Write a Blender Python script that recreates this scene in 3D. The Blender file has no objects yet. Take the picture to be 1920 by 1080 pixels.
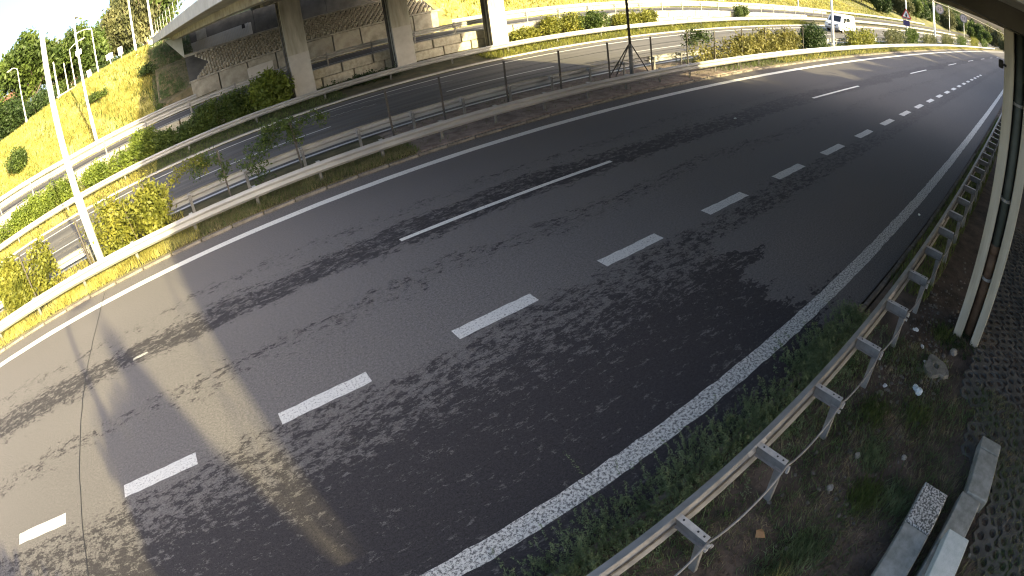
import bpy, math, random
import numpy as np
from mathutils import Matrix, Vector

# ------------------------------------------------------------------ camera, light, exposure
SC = bpy.context.scene
COL = SC.collection
rng = np.random.default_rng(7)
random.seed(7)

H = 5.06152
cam = bpy.data.cameras.new("camera")
cam_o = bpy.data.objects.new("camera", cam); COL.objects.link(cam_o)
cam.type = 'PANO'
cam.panorama_type = 'FISHEYE_LENS_POLYNOMIAL'
cam.sensor_fit = 'HORIZONTAL'
cam.sensor_width = 36.0
cam.sensor_height = 20.25
cam.fisheye_fov = math.radians(180)
cam.fisheye_polynomial_k0 = 0.0
cam.fisheye_polynomial_k1 = -0.051280906759843016
cam.fisheye_polynomial_k2 = -0.00011277297879722874
cam.fisheye_polynomial_k3 = 7.425818204192597e-06
cam.fisheye_polynomial_k4 = -8.556499379412282e-07
cam.clip_start = 0.05
cam.clip_end = 3000
R = Matrix(((0.82102291, 0.3864019, -0.42025581), (-0.55860797, 0.39183179, -0.73104377), (-0.11780712, 0.83496193, 0.53755005)))
# columns are camera x, y, z axes in the world
cam_o.matrix_world = Matrix.Translation((0, 0, H)) @ R.to_4x4()
SC.camera = cam_o

SUN_EL = math.radians(20.0)
SUN_AZ = math.atan2(-0.94, 0.345)            # where the sun stands, seen from the origin
sun_dir = Vector((math.cos(SUN_EL) * math.cos(SUN_AZ), math.cos(SUN_EL) * math.sin(SUN_AZ), math.sin(SUN_EL)))
world = bpy.data.worlds.new("World"); SC.world = world; world.use_nodes = True
nt = world.node_tree; nt.nodes.clear()
sky = nt.nodes.new('ShaderNodeTexSky'); sky.sky_type = 'NISHITA'; sky.sun_disc = False
sky.sun_elevation = SUN_EL
sky.sun_rotation = math.atan2(sun_dir.x, sun_dir.y)
sky.air_density = 0.75; sky.dust_density = 5.0; sky.ozone_density = 0.4
bg = nt.nodes.new('ShaderNodeBackground'); bg.inputs[1].default_value = 0.13
wo = nt.nodes.new('ShaderNodeOutputWorld')
nt.links.new(sky.outputs[0], bg.inputs[0]); nt.links.new(bg.outputs[0], wo.inputs[0])
sl = bpy.data.lights.new("sun", 'SUN'); sl.energy = 3.7; sl.angle = math.radians(0.6); sl.color = (1.0, 0.85, 0.45)
so = bpy.data.objects.new("sun", sl); COL.objects.link(so)
so.rotation_euler = sun_dir.to_track_quat('Z', 'Y').to_euler()
so.location = (10, -30, 40)
SC.view_settings.view_transform = 'Standard'
SC.view_settings.look = 'None'
SC.view_settings.gamma = 1.0
SC.view_settings.exposure = 2.05
SC.view_settings.use_curve_mapping = False
SC.render.engine = 'CYCLES'
SC.cycles.pixel_filter_type = 'BLACKMAN_HARRIS'
SC.cycles.filter_width = 1.15
SC.cycles.max_bounces = 6
SC.cycles.diffuse_bounces = 3
SC.cycles.transparent_max_bounces = 6
try: SC.cycles.use_denoising = True
except Exception: pass

# ------------------------------------------------------------------ road alignment: (s along, d across) -> world
_s = np.arange(-60.0, 401.0, 1.0)
_k = np.interp(_s, [-60, 0, 40, 80, 140, 400], [-0.00111, -0.0009, 0.00018, -0.00048, 0.00008, 0.00008])
_t = np.concatenate([[0], np.cumsum((_k[1:] + _k[:-1]) / 2)]); _t -= _t[60]
_tm = (_t[1:] + _t[:-1]) / 2
_x = np.concatenate([[0], np.cumsum(np.cos(_tm))]); _y = np.concatenate([[0], np.cumsum(np.sin(_tm))])
_x -= _x[60]; _y -= _y[60]

def TH(s): return np.interp(s, _s, _t)
def W(s, d, z=0.0):
    s = np.asarray(s, float); d = np.asarray(d, float)
    sc_ = np.clip(s, _s[0], _s[-1]); T = TH(sc_); e = s - sc_
    X = np.interp(sc_, _s, _x) + e * np.cos(T) - np.sin(T) * d
    Y = np.interp(sc_, _s, _y) + e * np.sin(T) + np.cos(T) * d
    Z = np.broadcast_to(np.asarray(z, float), X.shape)
    return np.stack([X, Y, Z], -1)
def V(s, d, z=0.0): return Vector(W(s, d, z).tolist())
def polar(az, rho, z=0.0):
    a = math.radians(az); return Vector((rho * math.cos(a), rho * math.sin(a), z))

def zr(s): return np.interp(s, [-80, -20, -10, 20, 37, 44, 52, 62, 72, 90], [2.8, 2.05, 1.68, 1.6, 1.3, 1.15, .85, .68, .5, .25])
def d_far(s): return np.interp(s, [60, 100, 180, 400], [27.2, 26.4, 24.4, 24.4])      # far edge line of the far carriageway
def zbank(s, d):
    """ground height of the cutting slope beyond the slip road"""
    toe = 38.6
    left = zr(s) + np.clip((d - toe) / 9.0, 0, 1) * (np.interp(s, [-40, -18, -9, -4], [4.2, 4.5, 5.6, 5.9]))
    right = zr(s) + np.clip(d - toe, 0, 45) * np.interp(s, [22, 60, 120, 250], [.42, .34, .26, .24]) + np.clip(d - toe - 45, 0, 200) * .06
    w = np.clip((s - 20) / 6.0, 0, 1); w = w * w * (3 - 2 * w)
    return left * (1 - w) + right * w
def znear(s, d):
    """near side beyond the guard rail: level, then an unseen berm added past the bridge for its shade"""
    a = np.clip((np.asarray(s, float) - 27) / 8.0, 0, 1)
    return 0.03 + a * np.clip(-1.5 - np.asarray(d, float), 0, 9.0) * 0.72  # the berm stands out of view, added to shade the road

# ------------------------------------------------------------------ materials
MATS = {}
def new_mat(name):
    m = bpy.data.materials.new(name); m.use_nodes = True
    n = m.node_tree.nodes; n.clear()
    o = n.new('ShaderNodeOutputMaterial'); b = n.new('ShaderNodeBsdfPrincipled')
    m.node_tree.links.new(b.outputs[0], o.inputs[0])
    return m, n, m.node_tree.links, b, o
def mat(name, c1, c2=None, rough=.8, scale=3.0, bump=0.0, bscale=60.0, metal=0.0, detail=5, contrast=(.35, .65), c3=None, stretch=None, spec=.5):
    if name in MATS: return MATS[name]
    m, n, L, b, o = new_mat(name)
    b.inputs['Roughness'].default_value = rough; b.inputs['Metallic'].default_value = metal
    b.inputs['Specular IOR Level'].default_value = spec
    tc = n.new('ShaderNodeTexCoord')
    vec = tc.outputs['Object']
    if stretch:
        mp = n.new('ShaderNodeMapping'); mp.inputs['Scale'].default_value = stretch
        L.new(vec, mp.inputs[0]); vec = mp.outputs[0]
    if c2 is None: b.inputs['Base Color'].default_value = (*c1, 1)
    else:
        t = n.new('ShaderNodeTexNoise'); t.inputs['Scale'].default_value = scale; t.inputs['Detail'].default_value = detail
        t.inputs['Roughness'].default_value = .65
        L.new(vec, t.inputs['Vector'])
        r = n.new('ShaderNodeValToRGB'); r.color_ramp.elements[0].position = contrast[0]; r.color_ramp.elements[1].position = contrast[1]
        r.color_ramp.elements[0].color = (*c1, 1); r.color_ramp.elements[1].color = (*c2, 1)
        if c3:
            e = r.color_ramp.elements.new((contrast[0] + contrast[1]) / 2); e.color = (*c3, 1)
        L.new(t.outputs['Fac'], r.inputs[0]); L.new(r.outputs[0], b.inputs['Base Color'])
    if bump:
        t2 = n.new('ShaderNodeTexNoise'); t2.inputs['Scale'].default_value = bscale; t2.inputs['Detail'].default_value = 4
        L.new(tc.outputs['Object'], t2.inputs['Vector'])
        bp = n.new('ShaderNodeBump'); bp.inputs['Strength'].default_value = bump; bp.inputs['Distance'].default_value = .02
        L.new(t2.outputs['Fac'], bp.inputs['Height']); L.new(bp.outputs[0], b.inputs['Normal'])
    MATS[name] = m
    return m
def leaf_mat(name, c1, c2, c3=None, scale=1.2, trans=.35):
    if name in MATS: return MATS[name]
    m, n, L, b, o = new_mat(name)
    b.inputs['Roughness'].default_value = .6
    tc = n.new('ShaderNodeTexCoord'); t = n.new('ShaderNodeTexNoise'); t.inputs['Scale'].default_value = scale; t.inputs['Detail'].default_value = 6
    t.inputs['Roughness'].default_value = .75
    L.new(tc.outputs['Object'], t.inputs['Vector'])
    r = n.new('ShaderNodeValToRGB'); r.color_ramp.elements[0].position = .36; r.color_ramp.elements[1].position = .64
    r.color_ramp.elements[0].color = (*c1, 1); r.color_ramp.elements[1].color = (*c2, 1)
    if c3: r.color_ramp.elements.new(.5).color = (*c3, 1)
    L.new(t.outputs['Fac'], r.inputs[0]); L.new(r.outputs[0], b.inputs['Base Color'])
    tr = n.new('ShaderNodeBsdfTranslucent'); L.new(r.outputs[0], tr.inputs[0])
    mx = n.new('ShaderNodeMixShader'); mx.inputs[0].default_value = trans
    L.new(b.outputs[0], mx.inputs[1]); L.new(tr.outputs[0], mx.inputs[2]); L.new(mx.outputs[0], o.inputs[0])
    MATS[name] = m
    return m

def asphalt_near():
    m, n, L, b, o = new_mat('asphalt_near')
    b.inputs['Specular IOR Level'].default_value = .35
    uv = n.new('ShaderNodeUVMap'); sep = n.new('ShaderNodeSeparateXYZ'); L.new(uv.outputs[0], sep.inputs[0])
    def math_(op, a, bb=None, c=None, clamp=False):
        q = n.new('ShaderNodeMath'); q.operation = op; q.use_clamp = clamp
        for i, v in enumerate((a, bb, c)):
            if v is None: continue
            if isinstance(v, (int, float)): q.inputs[i].default_value = v
            else: L.new(v, q.inputs[i])
        return q.outputs[0]
    def noise(scale, sx=1.0, sy=1.0, detail=4, rough=.6, off=0.0):
        mp = n.new('ShaderNodeMapping'); mp.inputs['Scale'].default_value = (sx, sy, 1); mp.inputs['Location'].default_value = (off, off, off)
        L.new(uv.outputs[0], mp.inputs[0])
        t = n.new('ShaderNodeTexNoise'); t.inputs['Scale'].default_value = scale; t.inputs['Detail'].default_value = detail
        t.inputs['Roughness'].default_value = rough; L.new(mp.outputs[0], t.inputs['Vector'])
        return t.outputs['Fac']
    S, D = sep.outputs[0], sep.outputs[1]
    wob = math_('MULTIPLY', math_('SUBTRACT', noise(.45, .5, 1, 3, .6), .5), 1.5)
    Dw = math_('ADD', D, wob)
    # where the fresh binder shows through the worn seal, across the road (0 = worn light, 1 = dark)
    r = n.new('ShaderNodeValToRGB'); r.color_ramp.interpolation = 'LINEAR'
    pts = [(1.5, .60), (3.2, .74), (4.6, .70), (5.4, .52), (6.15, .48), (6.45, .10), (7.5, .12), (8.0, .36), (8.45, .44), (8.9, .14), (9.6, .26), (10.0, .62),
           (10.7, .58), (11.15, .24), (11.7, .42), (12.1, .10), (14.0, .16), (15.2, .2)]
    cr = r.color_ramp
    while len(cr.elements) > 1: cr.elements.remove(cr.elements[-1])
    cr.elements[0].position = pts[0][0] / 16; cr.elements[0].color = (pts[0][1],) * 3 + (1,)
    for p, v in pts[1:]:
        e = cr.elements.new(p / 16); e.color = (v, v, v, 1)
    L.new(math_('DIVIDE', Dw, 16.0), r.inputs[0])
    band = r.outputs[0]
    # the patched light tongue by the shoulder, from s = 7 on
    tong = math_('MULTIPLY', math_('SMOOTH_MIN', math_('MULTIPLY', math_('SUBTRACT', math_('ADD', S, math_('MULTIPLY', math_('SUBTRACT', noise(.9, .6, 1.4, 6, .8, 3), .5), 8.0)), 7.3), 5.0), 1.0, .05), 1.0, clamp=True)
    nearshoulder = math_('MULTIPLY', math_('SUBTRACT', 5.6, D), 1.5, clamp=True)
    band = math_('SUBTRACT', band, math_('MULTIPLY', math_('MULTIPLY', tong, nearshoulder), .8))
    # farther off the seal is closed and even
    fade = math_('MULTIPLY', math_('SUBTRACT', S, 8.0), .09, clamp=True)
    fine = noise(8.5, .6, 1.2, 6, .82, 9)
    raw = math_('ADD', band, math_('MULTIPLY', math_('SUBTRACT', fine, .5), 2.1))
    mask = math_('MULTIPLY', math_('SUBTRACT', raw, .45), 8.0, clamp=True)
    mask = math_('ADD', math_('MULTIPLY', mask, math_('SUBTRACT', 1.0, math_('MULTIPLY', fade, .7))), math_('MULTIPLY', fade, .52), clamp=True)
    big = noise(.25, .35, 1, 3, .5, 5)
    grain = math_('ADD', math_('MULTIPLY', noise(48, 1, 1, 3, .95, 1), .5), math_('MULTIPLY', noise(24, .8, 1, 4, .95, 4), .5))
    mix = n.new('ShaderNodeMix'); mix.data_type = 'RGBA'
    mix.inputs['A'].default_value = (.158, .147, .140, 1); mix.inputs['B'].default_value = (.046, .042, .044, 1)
    L.new(mask, mix.inputs['Factor'])
    g = math_('ADD', math_('MULTIPLY', math_('SUBTRACT', grain, .5), 5.2), 1.0)
    g = math_('MULTIPLY', g, math_('ADD', math_('MULTIPLY', big, .5), .75))
    sh = math_('ADD', .62, math_('MULTIPLY', math_('SUBTRACT', D, 1.5), .075), None); sh = math_('MINIMUM', sh, 1.0)  # shade put into the asphalt colour, deepening towards the near shoulder
    g = math_('MULTIPLY', g, sh)
    hsv = n.new('ShaderNodeHueSaturation'); L.new(mix.outputs['Result'], hsv.inputs['Color']); L.new(g, hsv.inputs['Value'])
    L.new(hsv.outputs[0], b.inputs['Base Color'])
    L.new(math_('ADD', .80, math_('MULTIPLY', mask, .06)), b.inputs['Roughness'])
    bp = n.new('ShaderNodeBump'); bp.inputs['Strength'].default_value = .5; bp.inputs['Distance'].default_value = .006
    L.new(math_('SUBTRACT', grain, math_('MULTIPLY', mask, .6)), bp.inputs['Height']); L.new(bp.outputs[0], b.inputs['Normal'])
    return m
def asphalt_far(name, c1, c2):
    m, n, L, b, o = new_mat(name)
    b.inputs['Roughness'].default_value = .8; b.inputs['Specular IOR Level'].default_value = .3
    uv = n.new('ShaderNodeUVMap'); mp = n.new('ShaderNodeMapping'); mp.inputs['Scale'].default_value = (.12, 1.6, 1)
    L.new(uv.outputs[0], mp.inputs[0])
    t = n.new('ShaderNodeTexNoise'); t.inputs['Scale'].default_value = 1.3; t.inputs['Detail'].default_value = 6; L.new(mp.outputs[0], t.inputs['Vector'])
    r = n.new('ShaderNodeValToRGB'); r.color_ramp.elements[0].position = .35; r.color_ramp.elements[1].position = .68
    r.color_ramp.elements[0].color = (*c1, 1); r.color_ramp.elements[1].color = (*c2, 1)
    L.new(t.outputs['Fac'], r.inputs[0])
    t2 = n.new('ShaderNodeTexNoise'); t2.inputs['Scale'].default_value = 60; L.new(uv.outputs[0], t2.inputs['Vector'])
    mm = n.new('ShaderNodeMapRange'); mm.inputs['To Min'].default_value = .6; mm.inputs['To Max'].default_value = 1.4; L.new(t2.outputs['Fac'], mm.inputs[0])
    h = n.new('ShaderNodeHueSaturation'); L.new(r.outputs[0], h.inputs['Color']); L.new(mm.outputs[0], h.inputs['Value']); L.new(h.outputs[0], b.inputs['Base Color'])
    return m
def paint_mat(name, wear, c=(.76, .75, .70), scale=22):
    m, n, L, b, o = new_mat(name)
    b.inputs['Roughness'].default_value = .7
    uv = n.new('ShaderNodeUVMap')
    t = n.new('ShaderNodeTexNoise'); t.inputs['Scale'].default_value = scale; t.inputs['Detail'].default_value = 5; t.inputs['Roughness'].default_value = .8
    L.new(uv.outputs[0], t.inputs['Vector'])
    r = n.new('ShaderNodeValToRGB'); r.color_ramp.elements[0].position = wear - .035; r.color_ramp.elements[1].position = wear + .06
    r.color_ramp.elements[0].color = (.10, .098, .095, 1); r.color_ramp.elements[1].color = (*c, 1)
    L.new(t.outputs['Fac'], r.inputs[0]); L.new(r.outputs[0], b.inputs['Base Color'])
    bp = n.new('ShaderNodeBump'); bp.inputs['Strength'].default_value = .6; bp.inputs['Distance'].default_value = .006
    L.new(t.outputs['Fac'], bp.inputs['Height']); L.new(bp.outputs[0], b.inputs['Normal'])
    MATS[name] = m
    return m

M_ROAD = asphalt_near()
M_FROAD = asphalt_far('asphalt_far', (.105, .100, .095), (.175, .165, .153))
M_RAMP = asphalt_far('asphalt_slip', (.09, .085, .085), (.15, .14, .13))
M_LINE = paint_mat('road_paint', .38)
M_LINEW = paint_mat('road_paint_worn', .47, (.58, .575, .53), 26)
M_DASH = paint_mat('road_paint_dash', .41, (.66, .655, .62), 30)
M_LINEF = paint_mat('road_paint_far', .36, (.68, .67, .63), 14)
M_GALV = mat('galvanised_steel', (.36, .36, .345), (.45, .45, .43), rough=.55, scale=.7, metal=.1)
M_GALVD = mat('galvanised_dirty', (.17, .172, .165), (.26, .26, .25), rough=.65, scale=3, metal=.1)
M_GALVB = mat('galvanised_bright', (.32, .315, .295), (.44, .435, .41), rough=.5, scale=9, metal=.1)
M_DARKST = mat('dark_steel', (.05, .045, .04), (.10, .09, .075), rough=.6, scale=9)
M_WHITEP = mat('pale_pole_paint', (.68, .68, .66), (.78, .78, .76), rough=.5, scale=2)
M_CONC = mat('concrete', (.24, .225, .18), (.42, .40, .33), rough=.9, scale=1.6, bump=.35, bscale=25)
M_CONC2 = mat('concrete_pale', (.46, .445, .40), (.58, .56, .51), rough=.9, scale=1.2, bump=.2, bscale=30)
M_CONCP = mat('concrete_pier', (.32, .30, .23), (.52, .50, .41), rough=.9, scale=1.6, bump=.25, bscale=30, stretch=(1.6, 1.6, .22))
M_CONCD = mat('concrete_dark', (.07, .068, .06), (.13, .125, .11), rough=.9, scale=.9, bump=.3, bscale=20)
M_CONCB = mat('concrete_block', (.30, .28, .22), (.50, .475, .38), rough=.9, scale=3.2, bump=.5, bscale=14)
M_KERB = mat('kerb_concrete', (.13, .115, .095), (.24, .215, .18), rough=.9, scale=4, bump=.4, bscale=30)
M_SPECK = mat('washed_concrete', (.06, .065, .06), (.48, .49, .46), rough=.9, scale=38, bump=.6, bscale=50, detail=3, contrast=(.44, .56))
M_SLABG = mat('grey_slab', (.18, .19, .165), (.31, .32, .29), rough=.9, scale=6, bump=.3, bscale=70)
M_SLABW = mat('pale_slab', (.40, .45, .42), (.52, .56, .53), rough=.9, scale=9, bump=.25, bscale=60)
M_PAVER = mat('paver_concrete', (.055, .056, .050), (.115, .112, .098), rough=.95, scale=3.5, bump=.4, bscale=60)
M_DIRT = mat('dirt', (.040, .032, .024), (.12, .092, .070), rough=1, scale=2.2, bump=.8, bscale=25)
M_GRASSG = mat('verge_soil_and_bank_shade', (.05, .055, .025), (.13, .11, .055), rough=1, scale=1.5, bump=.8, bscale=20)
M_BANK = mat('dry_bank_soil', (.12, .11, .04), (.44, .41, .16), rough=1, scale=1.1, bump=1, bscale=6, c3=(.32, .29, .09))
M_HILL = mat('hillside_soil', (.06, .08, .025), (.20, .18, .07), rough=1, scale=.15, bump=.5, bscale=3)
M_DUST = mat('dusty_soil', (.15, .112, .092), (.30, .245, .21), rough=1, scale=2.5, bump=.6, bscale=35)
M_TRUNK = mat('bark', (.07, .055, .04), (.15, .12, .09), rough=.95, scale=6, bump=.6)
M_RUST = mat('rusty_pipe', (.10, .055, .03), (.20, .13, .08), rough=.8, scale=6)
M_PIPE = mat('green_grey_pipe', (.10, .12, .10), (.16, .18, .155), rough=.6, scale=3)
M_TAR = mat('joint_tar', (.015, .014, .014), rough=.6)
M_BLACK = mat('black_rubber', (.02, .02, .02), rough=.8)
M_GLASS = mat('dark_glass', (.02, .025, .03), rough=.08, spec=.8)
M_WHITE = mat('white_car_paint', (.78, .79, .80), rough=.3)
M_LITTER = mat('white_litter', (.62, .66, .68), (.78, .80, .80), rough=.7, scale=30)
M_STONE = mat('stones', (.07, .065, .055), (.19, .175, .15), rough=.95, scale=5)
M_LEAFG = leaf_mat('leaf_green', (.035, .065, .015), (.12, .17, .03), (.07, .11, .02))
M_LEAFD = leaf_mat('leaf_dark_green', (.018, .040, .012), (.065, .105, .025), (.035, .065, .016))
M_LEAFY = leaf_mat('leaf_yellow_green', (.10, .12, .018), (.30, .29, .05), (.19, .20, .03))
M_LEAFO = leaf_mat('leaf_olive', (.06, .075, .03), (.20, .20, .09), (.12, .13, .055))
M_LEAFOY = leaf_mat('leaf_olive_yellow', (.08, .085, .025), (.32, .29, .09), (.20, .19, .05))
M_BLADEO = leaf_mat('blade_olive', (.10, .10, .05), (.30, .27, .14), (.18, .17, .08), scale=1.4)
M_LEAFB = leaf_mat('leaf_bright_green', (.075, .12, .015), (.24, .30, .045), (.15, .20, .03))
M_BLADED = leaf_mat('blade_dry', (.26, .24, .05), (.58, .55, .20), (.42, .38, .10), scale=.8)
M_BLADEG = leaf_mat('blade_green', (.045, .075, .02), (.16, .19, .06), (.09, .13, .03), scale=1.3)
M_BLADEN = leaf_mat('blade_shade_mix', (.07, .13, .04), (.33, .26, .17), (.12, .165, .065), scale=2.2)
M_BLADEB = leaf_mat('blade_brown', (.07, .045, .030), (.17, .12, .08), (.11, .075, .05), scale=3)
M_WEED = leaf_mat('weed_grey_green', (.065, .10, .042), (.23, .29, .15), (.13, .18, .085), scale=4)

# ------------------------------------------------------------------ mesh building
class MB:
    def __init__(s): s.v = []; s.f = []; s.mi = []; s.uv = None; s.m = 0
    def add(s, vs, fs):
        o = len(s.v); s.v += [tuple(map(float, p)) for p in vs]; s.f += [tuple(i + o for i in f) for f in fs]; s.mi += [s.m] * len(fs); return s
    def box(s, c, size, rz=0.0, ry=0.0, rx=0.0, taper=None, bev=0.0):
        hx, hy, hz = [q / 2 for q in size]
        M_ = Matrix.Rotation(rz, 3, 'Z') @ Matrix.Rotation(ry, 3, 'Y') @ Matrix.Rotation(rx, 3, 'X')
        if bev:
            b = min(bev, hx * .6, hy * .6, hz * .6)
            P = []
            for z, i in ((-hz, b), (-hz + b, 0), (hz - b, 0), (hz, b)):
                X, Y = hx - i, hy - i
                k = b if i == 0 else b * .6
                P += [(-X + k, -Y, z), (X - k, -Y, z), (X, -Y + k, z), (X, Y - k, z), (X - k, Y, z), (-X + k, Y, z), (-X, Y - k, z), (-X, -Y + k, z)]
            F = [tuple(range(7, -1, -1)), tuple(range(24, 32))]
            for r in range(3):
                for j in range(8):
                    a = r * 8 + j; b_ = r * 8 + (j + 1) % 8; F.append((a, b_, b_ + 8, a + 8))
        else:
            tx, ty = taper or (1, 1)
            P = [(-hx, -hy, -hz), (hx, -hy, -hz), (hx, hy, -hz), (-hx, hy, -hz), (-hx * tx, -hy * ty, hz), (hx * tx, -hy * ty, hz), (hx * tx, hy * ty, hz), (-hx * tx, hy * ty, hz)]
            F = [(3, 2, 1, 0), (4, 5, 6, 7), (0, 1, 5, 4), (1, 2, 6, 5), (2, 3, 7, 6), (3, 0, 4, 7)]
        c = Vector(c)
        return s.add([c + M_ @ Vector(p) for p in P], F)
    def tube(s, pts, r, n=8, r2=None, cap=True):
        pts = [Vector(p) for p in pts]; m = len(pts); P = []; F = []
        prev = None
        for i, p in enumerate(pts):
            t = (pts[min(i + 1, m - 1)] - pts[max(i - 1, 0)]).normalized()
            if prev is None:
                a = t.orthogonal().normalized()
            else:
                a = (prev - t * prev.dot(t)).normalized()
            prev = a; b = t.cross(a)
            rr = r if r2 is None else r + (r2 - r) * i / max(1, m - 1)
            if isinstance(r, (list, tuple)): rr = r[i]
            for j in range(n):
                q = 2 * math.pi * j / n; P.append(p + a * math.cos(q) * rr + b * math.sin(q) * rr)
        for i in range(m - 1):
            for j in range(n):
                k = (j + 1) % n; F.append((i * n + j, i * n + k, (i + 1) * n + k, (i + 1) * n + j))
        if cap: F += [tuple(range(n - 1, -1, -1)), tuple(range((m - 1) * n, m * n))]
        return s.add(P, F)
    def prism(s, poly, z0, z1):
        n = len(poly)
        P = [(x, y, z0) for x, y in poly] + [(x, y, z1) for x, y in poly]
        return s.add(P, [tuple(range(n - 1, -1, -1)), tuple(range(n, 2 * n))] + [(i, (i + 1) % n, (i + 1) % n + n, i + n) for i in range(n)])
    def loft(s, rings, close=True, caps=True):
        n = len(rings[0]); P = [p for r in rings for p in r]; F = []
        for i in range(len(rings) - 1):
            for j in range(n if close else n - 1):
                k = (j + 1) % n; F.append((i * n + j, i * n + k, (i + 1) * n + k, (i + 1) * n + j))
        if caps and close: F += [tuple(range(n - 1, -1, -1)), tuple(range((len(rings) - 1) * n, len(rings) * n))]
        return s.add(P, F)
    def build(s, name, mat_, parent=None, base=None, smooth=False):
        """vertices are local to the parent; for top-level ones they are world and base becomes the origin"""
        me = bpy.data.meshes.new(name)
        vs = s.v
        if base is not None:
            b = Vector(base); vs = [(p[0] - b.x, p[1] - b.y, p[2] - b.z) for p in vs]
        me.from_pydata(vs, [], s.f)
        for q in (mat_ if isinstance(mat_, (list, tuple)) else [mat_]): me.materials.append(q)
        if max(s.mi, default=0): me.polygons.foreach_set('material_index', s.mi)
        if smooth: me.polygons.foreach_set('use_smooth', [True] * len(me.polygons))
        me.update()
        return link(name, me, parent, base)
def link(name, me, parent=None, loc=None, rz=None):
    o = bpy.data.objects.new(name, me); COL.objects.link(o)
    if parent is not None: o.parent = parent
    if loc is not None: o.location = loc
    if rz is not None: o.rotation_euler = (0, 0, rz)
    return o
def tag(o, label=None, cat=None, group=None, kind=None):
    if label: o['label'] = label
    if cat: o['category'] = cat
    if group: o['group'] = group
    if kind: o['kind'] = kind
    return o
def thing(name, loc, label, cat, group=None, rz=0.0):
    o = bpy.data.objects.new(name, None); COL.objects.link(o); o.location = loc; o.rotation_euler = (0, 0, rz)
    o.empty_display_size = .2
    return tag(o, label, cat, group)
def fast_mesh(name, verts, k, mat_, uv=None):
    """verts (n*k,3): n separate k-gons"""
    verts = np.ascontiguousarray(verts, np.float32).reshape(-1, 3); nv = len(verts); nf = nv // k
    me = bpy.data.meshes.new(name)
    me.vertices.add(nv); me.vertices.foreach_set('co', verts.ravel())
    me.loops.add(nv); me.loops.foreach_set('vertex_index', np.arange(nv, dtype=np.int32))
    me.polygons.add(nf); me.polygons.foreach_set('loop_start', np.arange(nf, dtype=np.int32) * k)
    me.polygons.foreach_set('loop_total', np.full(nf, k, np.int32))
    me.materials.append(mat_); me.update(); return me
def grid(name, S, D, zf, mat_, kind='structure', label=None, parent=None, skip=None):
    """a sheet over the (s, d) lattice with uv = (s, d)"""
    S = np.asarray(S, float); SS = np.repeat(S[:, None], len(D[0]) if np.ndim(D) == 2 else len(D), 1)
    DD = np.asarray(D, float) if np.ndim(D) == 2 else np.repeat(np.asarray(D, float)[None], len(S), 0)
    Z = zf(SS, DD) if callable(zf) else np.full(SS.shape, float(zf))
    P = W(SS, DD, Z).reshape(-1, 3); a, b = SS.shape
    i = np.arange((a - 1) * (b - 1)); r, c = i // (b - 1), i % (b - 1)
    F = np.stack([r * b + c, (r + 1) * b + c, (r + 1) * b + c + 1, r * b + c + 1], 1)
    if skip is not None:
        cs = (SS[r, c] + SS[r + 1, c + 1]) / 2; cd = (DD[r, c] + DD[r + 1, c + 1]) / 2
        F = F[~skip(cs, cd)]
    me = bpy.data.meshes.new(name); me.from_pydata(P.tolist(), [], F.tolist())
    u = me.uv_layers.new(name='UVMap'); uvs = np.stack([SS.ravel(), DD.ravel()], 1)[F.ravel()]
    u.data.foreach_set('uv', uvs.astype(np.float32).ravel())
    for q in (mat_ if isinstance(mat_, list) else [mat_]): me.materials.append(q)
    me.update()
    o = link(name, me, parent)
    if kind and parent is None: o['kind'] = kind
    if label: o['label'] = label
    return o
def sweep(mb, prof, s0, s1, d0, zf=0.0, step=1.0, base=(0, 0, 0), caps=True):
    """closed profile of (dd, z) swept along the alignment"""
    n = max(1, int(math.ceil((s1 - s0) / step))); rings = []
    for s in np.linspace(s0, s1, n + 1):
        dd0 = d0(s) if callable(d0) else d0; z0 = float(zf(s)) if callable(zf) else zf
        p = W(np.full(len(prof), s), np.array([dd0 + q[0] for q in prof]), np.array([z0 + q[1] for q in prof])) - np.array(base)
        rings.append([tuple(x) for x in p])
    return mb.loft(rings, True, caps)

# ------------------------------------------------------------------ ground sheets
def adapt(a, b, fine_a, fine_b, f=.5, c=4.0):
    r = [a]
    while r[-1] < b:
        x = r[-1]; st = f if fine_a <= x <= fine_b else c
        r.append(min(b, x + st))
    return r
def zg(s, d):
    z = np.full(np.shape(s), -.06)
    z = np.where(d < 2.1, znear(s, d) - .01, z)
    z = np.where((d > 15.25) & (d < 18.95), .09, z)
    z = np.where(d > 28.3, .03 + np.clip((d - 28.6) / 4.6, 0, 1) * .42, z)
    z = np.where(d > 33.45, zr(s) - .05, z)
    z = np.where(d > 38.5, zbank(s, d) - .05, z)
    # under the bridge the slope is paved and steeper: leave the soil below it
    under = (s > 0) & (s < 19.0) & (d > 38.7)
    z = np.where(under, np.minimum(z, 1.4 + np.clip(d - 38.7, 0, 60) * .25), z)
    rough = (np.sin(s * .9 + d * .37) * np.sin(d * .73 - s * .21)) * .12
    z = np.where((d > 39) & ~under, z + rough * np.clip((d - 39) / 4, 0, 1), z)
    return z
Dg = [-600, -200, -90, -50, -30, -20, -14, -10.5, -8, -6, -4, -2, -1, 0, 1.2, 2.09, 2.11, 8, 15.24, 15.26, 17, 18.94, 18.96, 24, 28.29, 28.31, 29.5, 30.6, 31.7, 32.6, 33.44, 33.46, 35, 37, 38.49, 38.69, 38.71] + list(np.arange(39.5, 52, .8)) + [54, 57, 60, 65, 70, 78, 86, 100, 130, 180, 260, 400, 700]
Sg = adapt(-60, 120, -30, 60, 1.0, 4) + list(range(128, 400, 8)) + [440, 520, 700, 1000]
Sg = [-600, -300, -150, -90] + Sg
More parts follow.
